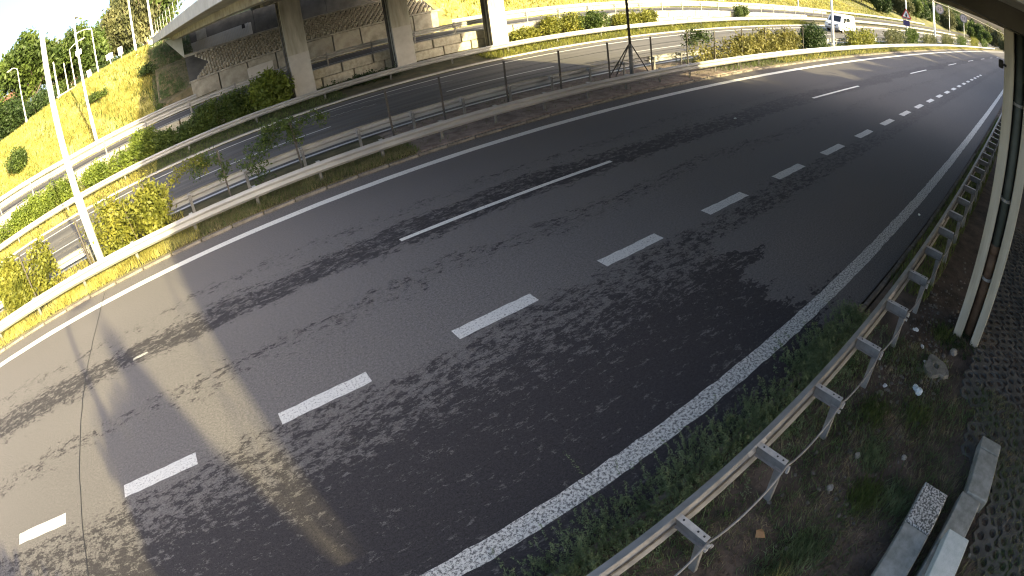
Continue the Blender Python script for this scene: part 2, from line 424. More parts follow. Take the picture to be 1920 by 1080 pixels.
ground = grid('ground', Sg, Dg, zg, [M_DIRT, M_GRASSG, M_BANK, M_HILL, M_DUST, mat('shoulder_soil', (.05, .045, .035), (.12, .11, .075), rough=1, scale=1.8, bump=.6)])
me = ground.data
cen = np.empty(len(me.polygons) * 3, np.float32); me.polygons.foreach_get('center', cen)
uvl = np.empty(len(me.loops) * 2, np.float32); me.uv_layers[0].data.foreach_get('uv', uvl); uvl = uvl.reshape(-1, 4, 2).mean(1)
cs, cd = uvl[:, 0], uvl[:, 1]
mi = np.zeros(len(cs), np.int32)
mi[(cd > 15) & (cd < 19)] = 1
mi[(cd > 15) & (cd < 19) & (cs > 5.5) & (cs < 25)] = 4
mi[(cd > 28) & (cd < 33.5)] = 1
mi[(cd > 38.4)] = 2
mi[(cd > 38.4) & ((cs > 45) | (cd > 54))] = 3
mi[(cd > 38.4) & (cd < 54) & (cs > -3) & (cs < 0)] = 1  # darker soil from the shadow edge on: deck shade put into the bank colour
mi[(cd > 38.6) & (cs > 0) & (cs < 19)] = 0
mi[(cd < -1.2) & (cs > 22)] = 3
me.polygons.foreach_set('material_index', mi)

Sr = adapt(-60, 400, -20, 40, 1.0, 5)
near_road = grid('near_carriageway', Sr, [2.27, 6.4, 10.14, 14.96], 0.0, M_ROAD, label='shaded asphalt carriageway with worn dark patches')
far_road = grid('far_carriageway', Sr, np.array([[18.98, 23, float(d_far(s)) + 1.25] for s in Sr]), 0.0, M_FROAD)
ramp = grid('slip_road', Sr, [33.75, 36, 38.45], lambda s, d: zr(s), M_RAMP)

def strip(name, parent, s0, s1, dc, w, z, m, zf=None, step=2.0, jag=0.0):
    n = max(1, int(math.ceil((s1 - s0) / step))); S = np.linspace(s0, s1, n + 1)
    c = np.array([dc(s) if callable(dc) else dc for s in S], float)
    e = rng.normal(0, jag, (2, n + 1)) if jag else np.zeros((2, n + 1))
    D = np.stack([c - w / 2 + e[0], c + w / 2 + e[1]], 1)
    return grid(name, S, D, (lambda a, b: zf(a) + z) if zf else z, m, parent=parent)
strip('edge_line', near_road, -60, 300, 14.125, .31, .004, M_LINE, step=.5, jag=.006)
strip('shoulder_line', near_road, -60, 300, 2.895, .27, .004, M_LINEW, step=.15, jag=.008)
for n in range(-9, 26):
    s0 = -6.45 + 3 * n
    if -30 < s0 < 62: strip('wide_dash', near_road, s0, s0 + 1.5, 6.40, .27, .004, M_DASH, step=.15, jag=.007)
for s0 in (-14.75, 3.25, 21.3, 39.2, 57.2, 75.2, 93.2, 111.2, 129.2):
    strip('lane_dash', near_road, s0, s0 + 6, 10.14, .14, .004, M_LINE, step=.5, jag=.003)
strip('lane_dash_remnant', near_road, -3.15, -2.75, 10.2, .1, .004, M_LINEW, step=.1, jag=.015)
strip('edge_line', far_road, -60, 300, 19.45, .2, .004, M_LINEF)
strip('edge_line', far_road, -60, 300, d_far, .2, .004, M_LINEF)
for k in range(-4, 18):
    s0 = 11.1 + 12 * k
    strip('lane_dash', far_road, s0, s0 + 6.3, 23.2, .13, .004, M_LINEF)
strip('edge_line', ramp, -60, 200, 37.9, .15, .004, M_LINEF, zf=zr)
strip('edge_line', ramp, -60, 200, 34.5, .15, .004, M_LINEF, zf=zr)
# sealed joint across the near carriageway, wandering a little
jo = MB(); js = -4.5; pts = []
for d in np.arange(2.3, 15, .35):
    pts.append((js + .1 * math.sin(d * .5) + random.uniform(-.012, .012), d))
for (a, da), (b, db) in zip(pts, pts[1:]):
    P = [V(a - .012, da, .005), V(a + .012, da, .005), V(b + .012, db, .005), V(b - .012, db, .005)]
    jo.add(P, [(0, 1, 2, 3)])
jo.build('joint', M_TAR, near_road)
cr = MB()
for (a, b) in (((4.2, 26.9), (12.6, 25.6)), ((5.2, 25.5), (8.2, 25.0))):
    pr_ = None
    for t in np.linspace(0, 1, 34):
        p = (a[0] + (b[0] - a[0]) * t, a[1] + (b[1] - a[1]) * t + random.uniform(-.12, .12))
        if pr_:
            cr.add([V(pr_[0], pr_[1] - .03, .005), V(p[0], p[1] - .03, .005), V(p[0], p[1] + .03, .005), V(pr_[0], pr_[1] + .03, .005)], [(0, 1, 2, 3)])
        pr_ = p
cr.build('crack', M_CONC2, far_road)

# small gutter strips beside the kerbs
grid('gutter', Sr, [14.96, 15.06], .002, M_KERB)

# kerb stones (each one a piece)
def kerb(name, d0, w, h, s0, s1, L_, m, label, zb=-.05):
    k = bpy.data.objects.new(name, None); COL.objects.link(k); k.location = V(0, d0, 0); k['kind'] = 'structure'; k['label'] = label
    mesh = None; s = s0; i = 0
    mbk = MB().box((0, 0, (h + zb) / 2), (L_ - .02, w, h - zb), bev=.018); proto = mbk.build('kerb_stone', m, k)
    while s < s1:
        o = proto if i == 0 else proto.copy()
        if i: COL.objects.link(o); o.parent = k
        p = W(s + L_ / 2, d0, 0); jz = random.uniform(-.008, .008)
        o.location = Vector(p.tolist()) - k.location + Vector((0, random.uniform(-.008, .008), jz)); o.rotation_euler = (0, 0, float(TH(s)) + random.uniform(-.004, .004))
        s += L_; i += 1
    return k
kerb('median_kerb', 15.13, .14, .075, -16, 60, 1.0, M_KERB, 'pale concrete kerb stones along the median grass')
kerb('near_kerb', 2.19, .10, .03, -2, 22, 1.0, mat('buried_kerb', (.07, .06, .05), (.15, .135, .115), rough=1, scale=5), 'low kerb stones beside the near guard rail')
kb = MB(); sweep(kb, [(-.08, 0), (.08, 0), (.07, .075), (-.07, .075)], 60, 300, 15.13, 0, 5)
tag(kb.build('median_kerb_far', M_KERB), kind='structure')
kf = MB(); sweep(kf, [(-.1, -.05), (.1, -.05), (.1, .11), (-.1, .11)], -60, 300, lambda s: d_far(s) + 1.3, 0, 3)
tag(kf.build('far_kerb', M_CONC2), kind='structure')
kf = MB(); sweep(kf, [(-.08, -.05), (.08, -.05), (.08, .09), (-.08, .09)], -60, 300, 18.92, 0, 3)
tag(kf.build('inner_kerb', M_KERB), kind='structure')
# narrow dusty shoulder beyond the far carriageway
sh = MB(); sweep(sh, [(-.55, 0), (.55, 0), (.55, .075), (-.55, .05)], -60, 90, lambda s: d_far(s) + 1.96, .02, 3)
tag(sh.build('shoulder', M_DUST), kind='structure')

# ------------------------------------------------------------------ guard rails
WP = [(-.004, .765), (.004, .755), (.084, .705), (.089, .69), (.082, .678), (.002, .607), (-.004, .598), (.004, .588), (.084, .536), (.089, .52), (.082, .508), (.002, .44), (-.004, .43)]
def wprof(sgn):
    f = [(sgn * a, z) for a, z in WP]; b = [(sgn * (a - .006), z + (.0)) for a, z in reversed(WP)]
    return f + b if sgn > 0 else (f + b)[::-1]
def guardrail(name, label, d0, face, posts, zf, spacer=.28, beam=4.0, ends=None, m=None, mp=None, ph=.72, cap=True, group='crash barriers', post_w=.10):
    m = m or M_GALV; mp = mp or M_GALV
    dfun = d0 if callable(d0) else (lambda s: d0)
    base = V(posts[0], dfun(posts[0]), float(zf(posts[0])))
    g = thing(name, base, label, 'guard rail', group)
    s0, s1 = ends or (posts[0] - .3, posts[-1] + .3)
    s = s0
    prof = wprof(face)
    while s < s1 - .01:
        e = min(s1, s + beam); mb = MB(); sweep(mb, prof, s, e + .12, lambda q: dfun(q) + (.004 * face if int((s - s0) / beam) % 2 else 0), zf, 1.3, base)
        mb.build('beam', m, g, smooth=False); s = e
    pm = MB()
    # C-section post
    w = post_w
    pm.box((0, 0, ph / 2 - .15), (w, .006, ph + .3)); pm.box((-w / 2 + .003, -face * -.02, ph / 2 - .15), (.006, .04, ph + .3)); pm.box((w / 2 - .003, -face * -.02, ph / 2 - .15), (.006, .04, ph + .3))
    sm = MB().box((0, face * spacer / 2, .0), (.12, spacer, .006)).box((0, face * spacer / 2, -.075), (.006, spacer, .144)).box((0, face * spacer / 2, -.15), (.12, spacer, .006))
    pme = sme = None
    for i, s in enumerate(posts):
        d = dfun(s); z = float(zf(s)); loc = V(s, d - face * (spacer + .0), z) - base; rz = float(TH(s))
        if pme is None:
            o = pm.build('post', M_GALVD, g); pme = o.data
        else: o = link('post', pme, g)
        o.location = loc; o.rotation_euler = (random.uniform(-.01, .01), random.uniform(-.015, .015), rz)
        if cap:
            if sme is None: o = sm.build('spacer', mp, g); sme = o.data
            else: o = link('spacer', sme, g)
            o.location = loc + Vector((0, 0, .74 if spacer > .2 else .70)); o.rotation_euler = (0, 0, rz)
    return g
Z0 = lambda s: 0.0
# the near rail: its back towards the camera, deep spacers on every post
near_posts = [2.3238 + 1.2355 * k for k in range(-2, 26)]
base = V(near_posts[0], 1.6, 0)
g = thing('guard_rail', base, 'nearest steel guard rail with ladder-like spacers and a sagging rear strap, along the shoulder', 'guard rail', 'crash barriers')
s = near_posts[0] - .25
while s < near_posts[-1]:
    mb = MB(); sweep(mb, wprof(1), s, s + 4.1, 1.63, 0, .8, base); mb.build('beam', M_GALVD, g)
    for q in range(2):
        pass
    s += 4.0
sp = MB()
sp.box((0, -.20, .74), (.074, .40, .008)); sp.m = 1; sp.box((-.004, -.20, .665), (.008, .40, .145)); sp.box((0, -.20, .592), (.085, .40, .008))  # web and lower flange take a darker zinc, shade put into its colour
hole = MB()
hole.tube([(0, 0, .742), (0, 0, .747)], .012, 8)
pm = MB()
pm.box((0, -.33, .28), (.008, .085, .66)); pm.box((.022, -.372, .28), (.044, .008, .66)); pm.box((.022, -.29, .28), (.044, .008, .66))
po = so_ = ho = None
for i, s in enumerate(near_posts):
    loc = V(s, 1.625, 0) - base; rz = float(TH(s))
    if po is None:
        po = pm.build('post', M_GALVD, g); so_ = sp.build('spacer', [M_GALVB, mat('shaded_zinc', (.12, .12, .115), (.20, .20, .19), rough=.7, scale=6)], g); ho = hole.build('bolt_hole', M_BLACK, so_); ho.location = (0, -.08, 0); first_holes = [link('bolt_hole', ho.data, so_, (0, y, 0)) for y in (-.27, -.35)]
        a, b_ = po, so_
    else:
        a = po.copy(); b_ = so_.copy(); COL.objects.link(a); COL.objects.link(b_); a.parent = g; b_.parent = g
        if s < 9:
            for y in (-.08, -.27, -.35): link('bolt_hole', ho.data, b_, (0, y, 0))
    a.location = loc; b_.location = loc; a.rotation_euler = (random.uniform(-.03, .03), 0, rz + random.uniform(-.03, .03)); b_.rotation_euler = (0, 0, rz)
st = MB()
for a, b_ in zip(near_posts, near_posts[1:]):
    pts = []
    for t in np.linspace(0, 1, 11):
        sag = -.075 * (1 - abs(2 * t - 1) ** 3.5)
        pts.append(V(a + (b_ - a) * t, 1.215 - .02 * math.sin(math.pi * t), .70 + sag) - base)
    st.tube(pts, .013, 5)
st.build('strap', M_GALVD, g, smooth=True)
mb = MB(); sweep(mb, [(-.0135, .572), (-.0105, .572), (-.0105, .618), (-.0135, .618)], near_posts[0] - .2, near_posts[-1], 1.63, 0, .8, base); mb.build('grime_shade_seam', mat('rail_grime_shade', (.05, .045, .038), (.13, .12, .10), rough=.95, scale=14), g)  # dark strip paints in the shaded groove of the beam, with its grime
for s in np.arange(near_posts[0] - .25 + 4.0, 14, 4.0):
    mb = MB(); sweep(mb, [(a + .004, z + .002) for a, z in WP[:6]] + [(a - .008, z) for a, z in reversed(WP[:6])], s - .16, s + .16, 1.622, 0, .16, base); mb.build('splice_plate', M_GALVB, g)
bo = None
for s in near_posts[:8]:
    for k in range(3):
        if bo is None: o = MB().box((0, 0, 0), (.035, .03, .03)).build('bolt', M_GALVB, g); bo = o.data
        else: o = link('bolt', bo, g)
        o.location = V(s + random.uniform(-.06, .06), 1.19, .68 - .035 * k) - base

mp_ = [7.16 + 2.06 * k for k in range(-11, 38)] + [83.4 + 4 * k for k in range(1, 26)]
guardrail('guard_rail', 'steel guard rail along the near edge of the median', 15.52, -1, mp_, Z0, spacer=.26, ends=(-17, 180), beam=4.12)
guardrail('guard_rail', 'steel guard rail on the far edge of the median, behind the bushes', 18.2, 1, mp_, Z0, spacer=.26, ends=(-17, 180), beam=4.12)
zv = lambda s: .05
guardrail('guard_rail', 'low guard rail in front of the bridge piers and block wall', lambda s: d_far(s) + 2.75, -1, [-21 + 4 * k for k in range(0, 46)], zv, spacer=.1, ends=(-22, 160), cap=False, m=M_GALV)
zt = lambda s: float(zr(s)) + .05
g3 = guardrail('guard_rail', 'guard rail on top of the retaining wall, guarding the slip road', 33.72, 1, [-29.9 + 2.95 * k for k in range(0, 36)], zt, spacer=.08, ends=(-31, 75), cap=False, ph=.86, m=M_GALV)
guardrail('guard_rail', 'guard rail at the foot of the yellow bank, beyond the slip road', 38.3, -1, [-30 + 4 * k for k in range(0, 8)], zt, spacer=.1, ends=(-31, 0), cap=False)
guardrail('guard_rail', 'guard rail below the wooded hillside, beyond the slip road', 38.3, -1, [20 + 4 * k for k in range(0, 36)], zt, spacer=.1, ends=(19.5, 160), cap=False)

# ------------------------------------------------------------------ vegetation makers
def leaf_quads(cent, size, n, spread, flat=.5, up=0.0):
    """n quads about each centre"""
    m = len(cent) * n
    c = np.repeat(cent, n, 0) + rng.normal(0, 1, (m, 3)) * np.repeat(spread, n, 0) if np.ndim(spread) == 2 else np.repeat(cent, n, 0) + rng.normal(0, spread, (m, 3))
    a = rng.normal(0, 1, (m, 3)); a /= np.linalg.norm(a, axis=1)[:, None]
    b = rng.normal(0, 1, (m, 3)); b -= a * (a * b).sum(1)[:, None]; b /= np.linalg.norm(b, axis=1)[:, None]
    sz = size * rng.uniform(.5, 1.3, (m, 1))
    return np.stack([c - a * sz, c + b * sz * flat, c + a * sz, c - b * sz * flat], 1)
def crown_mesh(name, rx, ry, rz_, n_cl, n_leaf, size, m, seed, z0=0, lumps=6):
    r = np.random.default_rng(seed)
    # lobes give the uneven outline
    lob = r.normal(0, .42, (lumps, 3)); lob[:, 2] = r.uniform(-.55, .55, lumps); lr = r.uniform(.42, .62, lumps)
    k = r.integers(0, lumps, n_cl); dirs_ = r.normal(0, 1, (n_cl, 3)); dirs_ /= np.linalg.norm(dirs_, axis=1)[:, None]
    p = lob[k] + dirs_ * (lr[k] * r.uniform(.55, 1.0, n_cl) ** .5)[:, None]
    cent = p * np.array([rx, ry, rz_]) + np.array([0, 0, z0])
    q = leaf_quads(cent, size, n_leaf, size * 1.5)
    return fast_mesh(name, q, 4, m)
def trunk_mb(h, r, lean=0, limbs=5, spread=1.5, top=None):
    mb = MB(); top = top or h
    pts = [(lean * t * t * .5 + .04 * math.sin(5 * t), .05 * math.sin(4 * t), top * t) for t in np.linspace(0, 1, 6)]
    mb.tube([(p[0], p[1], p[2] - (.25 if i == 0 else 0)) for i, p in enumerate(pts)], r, 7, r * .35)
    for i in range(limbs):
        a = 2 * math.pi * i / limbs + .5; z = top * (.42 + .1 * (i % 3)); l = spread * random.uniform(.7, 1.1)
        mb.tube([(0, 0, z), (math.cos(a) * l * .5, math.sin(a) * l * .5, z + l * .45), (math.cos(a) * l, math.sin(a) * l, z + l * 1.1)], r * .4, 5, r * .12)
    return mb
CR = {}
def tree(loc, h, w, label, m=M_LEAFG, variant=0, group='trees', name='tree', clear=.22, ls=.16, ncl=520, nl=9):
    ls = ls * .55; ncl = int(ncl * 1.5); nl = 14
    key = (variant, m.name, ls, ncl)
    if key not in CR:
        CR[key] = crown_mesh('crown', 1, 1, 1, ncl, nl, ls, m, 100 + variant, lumps=7)
    tk = ('t', variant)
    if tk not in CR:
        mb = trunk_mb(1.0, .028, limbs=5, spread=.28, top=.72); o = mb.build('trunk', M_TRUNK); CR[tk] = o.data; bpy.data.objects.remove(o)
    t = thing(name, loc, label, 'tree', group, random.uniform(0, 6.28))
    a = link('trunk', CR[tk], t); a.scale = (h, h, h)
    ch = h * (1 - clear) / 2
    b = link('crown', CR[key], t, (0, 0, h - ch)); b.scale = (w / 2, w / 2 * random.uniform(.9, 1.1), ch * .98)
    return t
def shrub(loc, rx, ry, h, label, m, n=150, nl=12, ls=.07, group=None, rz=0.0, name='bush', cat='bush', dome=1.0, seed=0):
    r = np.random.default_rng(seed + 11)
    t = thing(name, loc, label, cat, group, rz)
    lum = max(4, int(rx * 4)); lx = r.uniform(-.75, .75, lum); ly = r.uniform(-.4, .4, lum); lr = r.uniform(.35, .6, lum)
    k = r.integers(0, lum, n); dr = r.normal(0, 1, (n, 3)); dr /= np.linalg.norm(dr, axis=1)[:, None]
    rad = r.uniform(.3, 1, n) ** .5
    lrx = min(1.15, .85 / max(rx, .3) + .28)
    c = np.stack([(lx[k] + dr[:, 0] * lr[k] * rad * lrx) * rx, (ly[k] + dr[:, 1] * lr[k] * rad * 1.5) * ry, np.clip((.5 + dr[:, 2] * lr[k] * .95 * rad) * h, .03, None)], 1)
    q = leaf_quads(c, ls, nl, ls * 1.5)
    q[..., 2] = np.maximum(q[..., 2], .01)
    me = fast_mesh('foliage', q, 4, m); link('foliage', me, t)
    st = MB()
    for i in range(max(4, int(rx * 5))):
        x = r.uniform(-.7, .7) * rx; y = r.uniform(-.4, .4) * ry
        st.tube([(x, y, -.08), (x + r.uniform(-.1, .1), y + r.uniform(-.1, .1), h * .45), (x + r.uniform(-.2, .2), y, h * .85)], .014, 4, .005)
    st.build('stem', M_TRUNK, t)['kind'] = 'stuff'
    return t
def blades(n, ss, dd, zf, h, w, m, name, lean=.5, kind='stuff', clump=None, label=None, parent=None):
    s = ss(n) if callable(ss) else rng.uniform(ss[0], ss[1], n); d = dd(n) if callable(dd) else rng.uniform(dd[0], dd[1], n)
    if clump:
        k = np.sin(s * clump + 1.3) * np.sin(d * clump * 1.3 + s * .7) + rng.normal(0, .5, n); ok = k > -.25; s, d = s[ok], d[ok]; n = len(s)
    p = W(s, d, zf(s, d)); a = rng.uniform(0, 2 * np.pi, n); hh = h * rng.uniform(.35, 1.15, n); ww = w * rng.uniform(.6, 1.3, n)
    ux = np.stack([np.cos(a), np.sin(a), np.zeros(n)], 1); le = rng.uniform(0, lean, n) * hh; b = rng.uniform(0, 2 * np.pi, n)
    tip = p + np.stack([np.cos(b) * le, np.sin(b) * le, hh], 1)
    p = p - [0, 0, .015]
    q = np.stack([p - ux * ww[:, None], p + ux * ww[:, None], tip], 1)
    me = fast_mesh(name, q, 3, m); o = link(name, me, parent)
    if kind: tag(o, label, None, None, kind)
    return o

# ------------------------------------------------------------------ the bridge
def edgeL(d): return 4.0 - .14 * d
def edgeR(d): return 25.3 - .14 * d
def dz(d): return 5.92 + .035 * d
br = thing('road_bridge', V(12, 10, 0), 'concrete road bridge passing over both carriageways on slab piers', 'bridge')
bb = Vector(br.location)
def deck_part(name, prof, m, s_of, d0=-30, d1=45.5):
    """profile (ds, dz) carried along d on line s_of(d)"""
    mb = MB(); rings = []
    for d in np.linspace(d0, d1, 14):
        rings.append([tuple((V(s_of(d) + a, d, dz(d) + b) - bb)) for a, b in prof])
    mb.loft(rings); return mb.build(name, m, br)
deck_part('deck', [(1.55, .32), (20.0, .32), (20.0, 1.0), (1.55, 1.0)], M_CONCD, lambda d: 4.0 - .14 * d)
deck_part('edge_girder', [(1.35, -.42), (2.6, -.42), (2.6, .55), (1.35, .55)], M_CONC, edgeL)
deck_part('edge_girder', [(-2.6, -.42), (-1.35, -.42), (-1.35, .55), (-2.6, .55)], M_CONC, edgeR)
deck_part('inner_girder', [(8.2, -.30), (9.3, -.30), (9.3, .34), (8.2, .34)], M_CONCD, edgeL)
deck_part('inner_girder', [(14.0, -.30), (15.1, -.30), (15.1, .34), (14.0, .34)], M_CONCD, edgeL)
deck_part('overhang', [(.0, .10), (1.36, -.02), (1.36, .5), (.0, .42)], M_CONC, edgeL)
deck_part('overhang', [(-1.36, -.02), (0, .10), (0, .42), (-1.36, .5)], M_CONC, edgeR)
deck_part('fascia', [(-.12, .02), (.02, .02), (.02, .62), (-.12, .62)], M_CONC2, edgeL)
deck_part('fascia', [(-.02, .02), (.12, .02), (.12, .62), (-.02, .62)], M_CONC2, edgeR)
rl = MB()
for d in np.arange(-29, 45, 2.0):
    rl.tube([V(edgeL(d) + .1, d, dz(d) + .6) - bb, V(edgeL(d) + .1, d, dz(d) + 1.7) - bb], .016, 4)
for zz in (1.15, 1.68):
    rl.tube([V(edgeL(d) + .1, d, dz(d) + zz) - bb for d in (-30, 0, 45)], .018, 4)
rl.build('railing', M_GALV, br)
# far piers: flat slabs with a darker recess on their left side and a paler skirt
for i, s in enumerate((5.72, 12.2, 19.0)):
    top = dz(32.5) - .38
    p = MB(); p.box((0, 0, (top + .1) / 2), (1.26, .95, top - .1 + .3)); 
    loc = V(s + .66, 32.35, 0) - bb
    o = p.build('pier', M_CONCP, br); o.location = loc; o.rotation_euler = (0, 0, float(TH(s)))
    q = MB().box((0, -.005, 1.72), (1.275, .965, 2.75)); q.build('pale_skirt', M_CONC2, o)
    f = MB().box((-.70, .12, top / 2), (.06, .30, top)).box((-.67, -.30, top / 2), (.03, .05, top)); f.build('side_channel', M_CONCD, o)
for i, s in enumerate((15.4, 22.0)):
    top = dz(0) - .38
    o = MB().box((0, 0, top / 2 - .1), (.7, .62, top + .2)).build('pier', M_CONCP, br); o.location = V(s, .1, 0) - bb
# pier row ties
o = MB().box((0, 0, 0), (17.5, 1.0, .8)).build('cross_beam', M_CONC, br); o.location = V(13.4, 32.4, dz(32.4) - .05) - bb; o.rotation_euler = (0, 0, .0)

# near pillar: two pale legs with a drain pipe in the recess between them
pz = 5.24
ps = 8.62
pl = MB()
leg = MB(); leg.box((0, 0, pz / 2 - .15), (.62, .19, pz + .3), bev=.015)
pil = thing('bridge_pillar', V(ps, .09, 0), 'tall double-leg concrete pillar with a drain pipe between its legs', 'pillar')
o = leg.build('leg', M_CONCP, pil); o.location = (.2, .205, 0)
o2 = link('leg', o.data, pil, (.2, -.205, 0))
MB().box((.36, 0, pz / 2), (.1, .25, pz)).build('web', M_CONCD, pil)
pp = MB().tube([(.16, .0, 1.7), (.16, .0, pz)], .085, 12).build('drain_pipe', M_PIPE, pil, smooth=True)
MB().tube([(.16, .0, -.1), (.16, .0, 1.72)], .098, 12).tube([(.16, 0, 1.62), (.16, 0, 1.78)], .112, 12).build('rusty_foot_pipe', M_RUST, pil, smooth=True)
for z in (1.15, 2.55, 4.1): MB().tube([(.155, 0, z), (.155, 0, z + .045)], .118, 12).build('clamp', M_GALVB, pp)
# sloped pier cap above it
cb = MB(); rings = []
for d, zb in ((-5, 4.92), (0, 5.25), (1.45, 5.37), (3.2, 5.51), (9, 5.93)):
    rings.append([tuple(V(s, d, z) - bb) for s, z in ((8.25, zb), (9.5, zb), (9.5, 6.4), (8.25, 6.4))])
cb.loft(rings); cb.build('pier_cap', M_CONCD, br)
# small camera housing / lamp on the pillar side
lb = MB().box((0, 0, 0), (.10, .09, .13), bev=.015).box((.0, -.06, 0), (.04, .09, .04)); lo = lb.build('junction_box', M_BLACK, pil); lo.location = (-.1, .36, 4.66)

# abutment: retaining wall, honeycomb slope, end wall
ab = thing('abutment_wall', V(9, 38.9, 1.5), 'low pale concrete retaining wall along the slip road under the bridge', 'wall')
a0 = Vector(ab.location); s = -.1; wmesh = None; k = 0
while s < 18.6:
    o = MB().box((0, 0, .85), (2.06, .45, 1.95), bev=.02).build('wall_panel', M_CONC, ab) if wmesh is None else link('wall_panel', wmesh, ab)
    wmesh = o.data; o.location = V(s + 1.04, 38.95, 1.45) - a0; o.rotation_euler = (0, 0, float(TH(s))); s += 2.085; k += 1
o = MB().box((0, 0, 0), (1.9, .06, .72)).build('repair_patch', M_CONC2, ab); o.location = V(4.9, 38.69, 2.45) - a0
cp = MB(); sweep(cp, [(-.32, 3.3), (.32, 3.3), (.32, 3.42), (-.32, 3.42)], -.15, 18.8, 39.0, 0, 2, a0); cp.build('coping', M_CONC, ab)
def slope_pt(s, d):            # paved slope under the deck
    t = (d - 39.1) / 3.2
    return V(s, d, 3.36 + t * np.interp(s, [0, 3, 8, 19], [2.0, 1.75, 1.6, 1.6]))
hs = thing('honeycomb_slope', V(9, 42, 2), 'slope of pierced honeycomb concrete blocks under the far end of the bridge', 'paving')
h0 = Vector(hs.location)
mb = MB(); rings = []
for s in np.linspace(-.1, 18.8, 8):
    rings.append([tuple(slope_pt(s, 39.15) - h0 - Vector((0, 0, .12))), tuple(slope_pt(s, 42.4) - h0 - Vector((0, 0, .12))), tuple(slope_pt(s, 42.4) - h0 - Vector((0, 0, 2.5))), tuple(slope_pt(s, 39.15) - h0 - Vector((0, 0, 2.5)))])
mb.loft(rings); mb.build('slope_bed', M_CONCD, hs)
# a lattice of raised crossed ribs: 45 cm cells, staggered
hv = []; hf = []; n_ = 0
mb = MB()
cell = .40
for i, dd in enumerate(np.arange(39.3, 42.2, cell * .62)):
    for s in np.arange(.2 + (i % 2) * cell / 2, 18.5, cell):
        if s < .9 + .5 * math.sin(dd * 2.2) + (dd - 39.4) * .05: continue
        c = slope_pt(s, dd) - h0; a = .165; hgt = .14
        u = (slope_pt(s + .1, dd) - slope_pt(s, dd)).normalized(); v = (slope_pt(s, dd + .1) - slope_pt(s, dd)).normalized(); nn = u.cross(v)
        P = [c + u * a, c + v * a, c - u * a, c - v * a]; T = [c + (q - c) * .55 + nn * hgt for q in P]; B = [q - nn * .14 for q in P]
        mb.add(B + T, [(4, 5, 6, 7), (0, 1, 5, 4), (1, 2, 6, 5), (2, 3, 7, 6), (3, 0, 4, 7)])
tag(mb.build('lattice', mat('lattice_concrete', (.30, .27, .20), (.48, .44, .34), rough=.95, scale=2, bump=.3), hs), kind='stuff')
vg = MB(); sweep(vg, [(0, -.6), (5, -.6), (5, .0), (.2, .1), (0, .06)], -.1, 18.8, 42.35, lambda s: float(slope_pt(s, 42.35).z), 2, h0); vg.build('ledge', M_CONC, hs)
ew = thing('abutment_end_wall', V(9, 47.4, 5), 'end wall of the bridge with a ribbed metal panel at its left', 'wall')
e0 = Vector(ew.location)
for (sa, sb) in ((.3, 6.2), (6.2, 12.5), (12.5, 18.8)):
    rings = [[tuple(V(s, d, z) - e0) for d, z in ((47.3, 4.6), (48.0, 4.6), (48.0, 7.4), (47.3, 7.4))] for s in (sa, sb - .04)]
    MB().loft(rings).build('wall_panel', M_CONCD, ew)
# ribbed panel pieces
ribm = mat('ribbed_sheet', (.46, .47, .46), (.56, .57, .55), rough=.5, scale=2)
rb = None
for i in range(38):
    s = .62 + i * .135
    if rb is None: o = MB().box((0, 0, 0), (.075, .09, 1.02)).build('rib', ribm, ew); rb = o.data
    else: o = link('rib', rb, ew)
    o.location = V(s, 47.2, 5.75 + .02 * i * .1) - e0
MB().loft([[tuple(V(s, d, z) - e0) for d, z in ((47.24, 5.2), (47.29, 5.2), (47.29, 6.3), (47.24, 6.3))] for s in (.5, 5.9)]).build('backing_sheet', M_CONC2, ew)
for k in range(4):
    MB().loft([[tuple(V(s, d, z) - e0) for d, z in ((46.9, 5.1), (47.0, 5.1), (47.0, 7.0), (46.9, 7.0))] for s in (.02 + k * .13, .09 + k * .13)]).build('post', mat('green_post', (.20, .26, .20), rough=.7), ew)
# pale wedge wing wall at the left
ww = MB(); P = [V(-.12, 44.0, 5.25), V(-.05, 44.0, 7.0), V(-1.45, 44.0, 7.3)]
Q = [p + Vector((0, .35, 0)) for p in P]
ww.add([p - e0 for p in P + Q], [(0, 1, 2), (5, 4, 3), (0, 3, 4, 1), (1, 4, 5, 2), (2, 5, 3, 0)]); ww.build('wing_wall', mat('wing_concrete', (.50, .54, .46), (.60, .63, .56), rough=.8, scale=2), ew)
MB().box((0, 0, 0), (.9, .3, .9)).build('bearing_block', M_CONC, ew).location = V(1.6, 46.9, 6.75) - e0
MB().box((0, 0, 0), (.5, .3, .5)).build('bearing_block', M_CONC, ew).location = V(8.6, 46.9, 6.5) - e0
MB().box((0, 0, 0), (.28, .06, .4)).build('niche', M_BLACK, ew).location = V(5.2, 47.17, 6.15) - e0
# mossy toe and ivy patch at the left of the paved slope
mos = MB(); rings = []
for s in np.linspace(-2.6, 1.6, 6):
    rings.append([tuple(V(s, d, z)) for d, z in ((38.7, 1.2), (43.6, 4.4), (43.6, 5.25 if s > -.5 else 5.3), (38.75, 3.1 - .25 * max(0, -s)))])
mos.loft(rings); tag(mos.build('paved_toe', mat('mossy_concrete', (.07, .07, .035), (.18, .15, .09), rough=.95, scale=1.6, bump=.6), base=V(0, 42, 3)), kind='structure')

blades(7000, (-2.4, 1.7), (38.9, 43.4), lambda s, d: np.interp(d, [38.75, 43.6], [3.0, 5.2]) - .05, .22, .03, M_BLADEN, 'grass', .9, label='mossy weeds on the paved toe of the abutment')
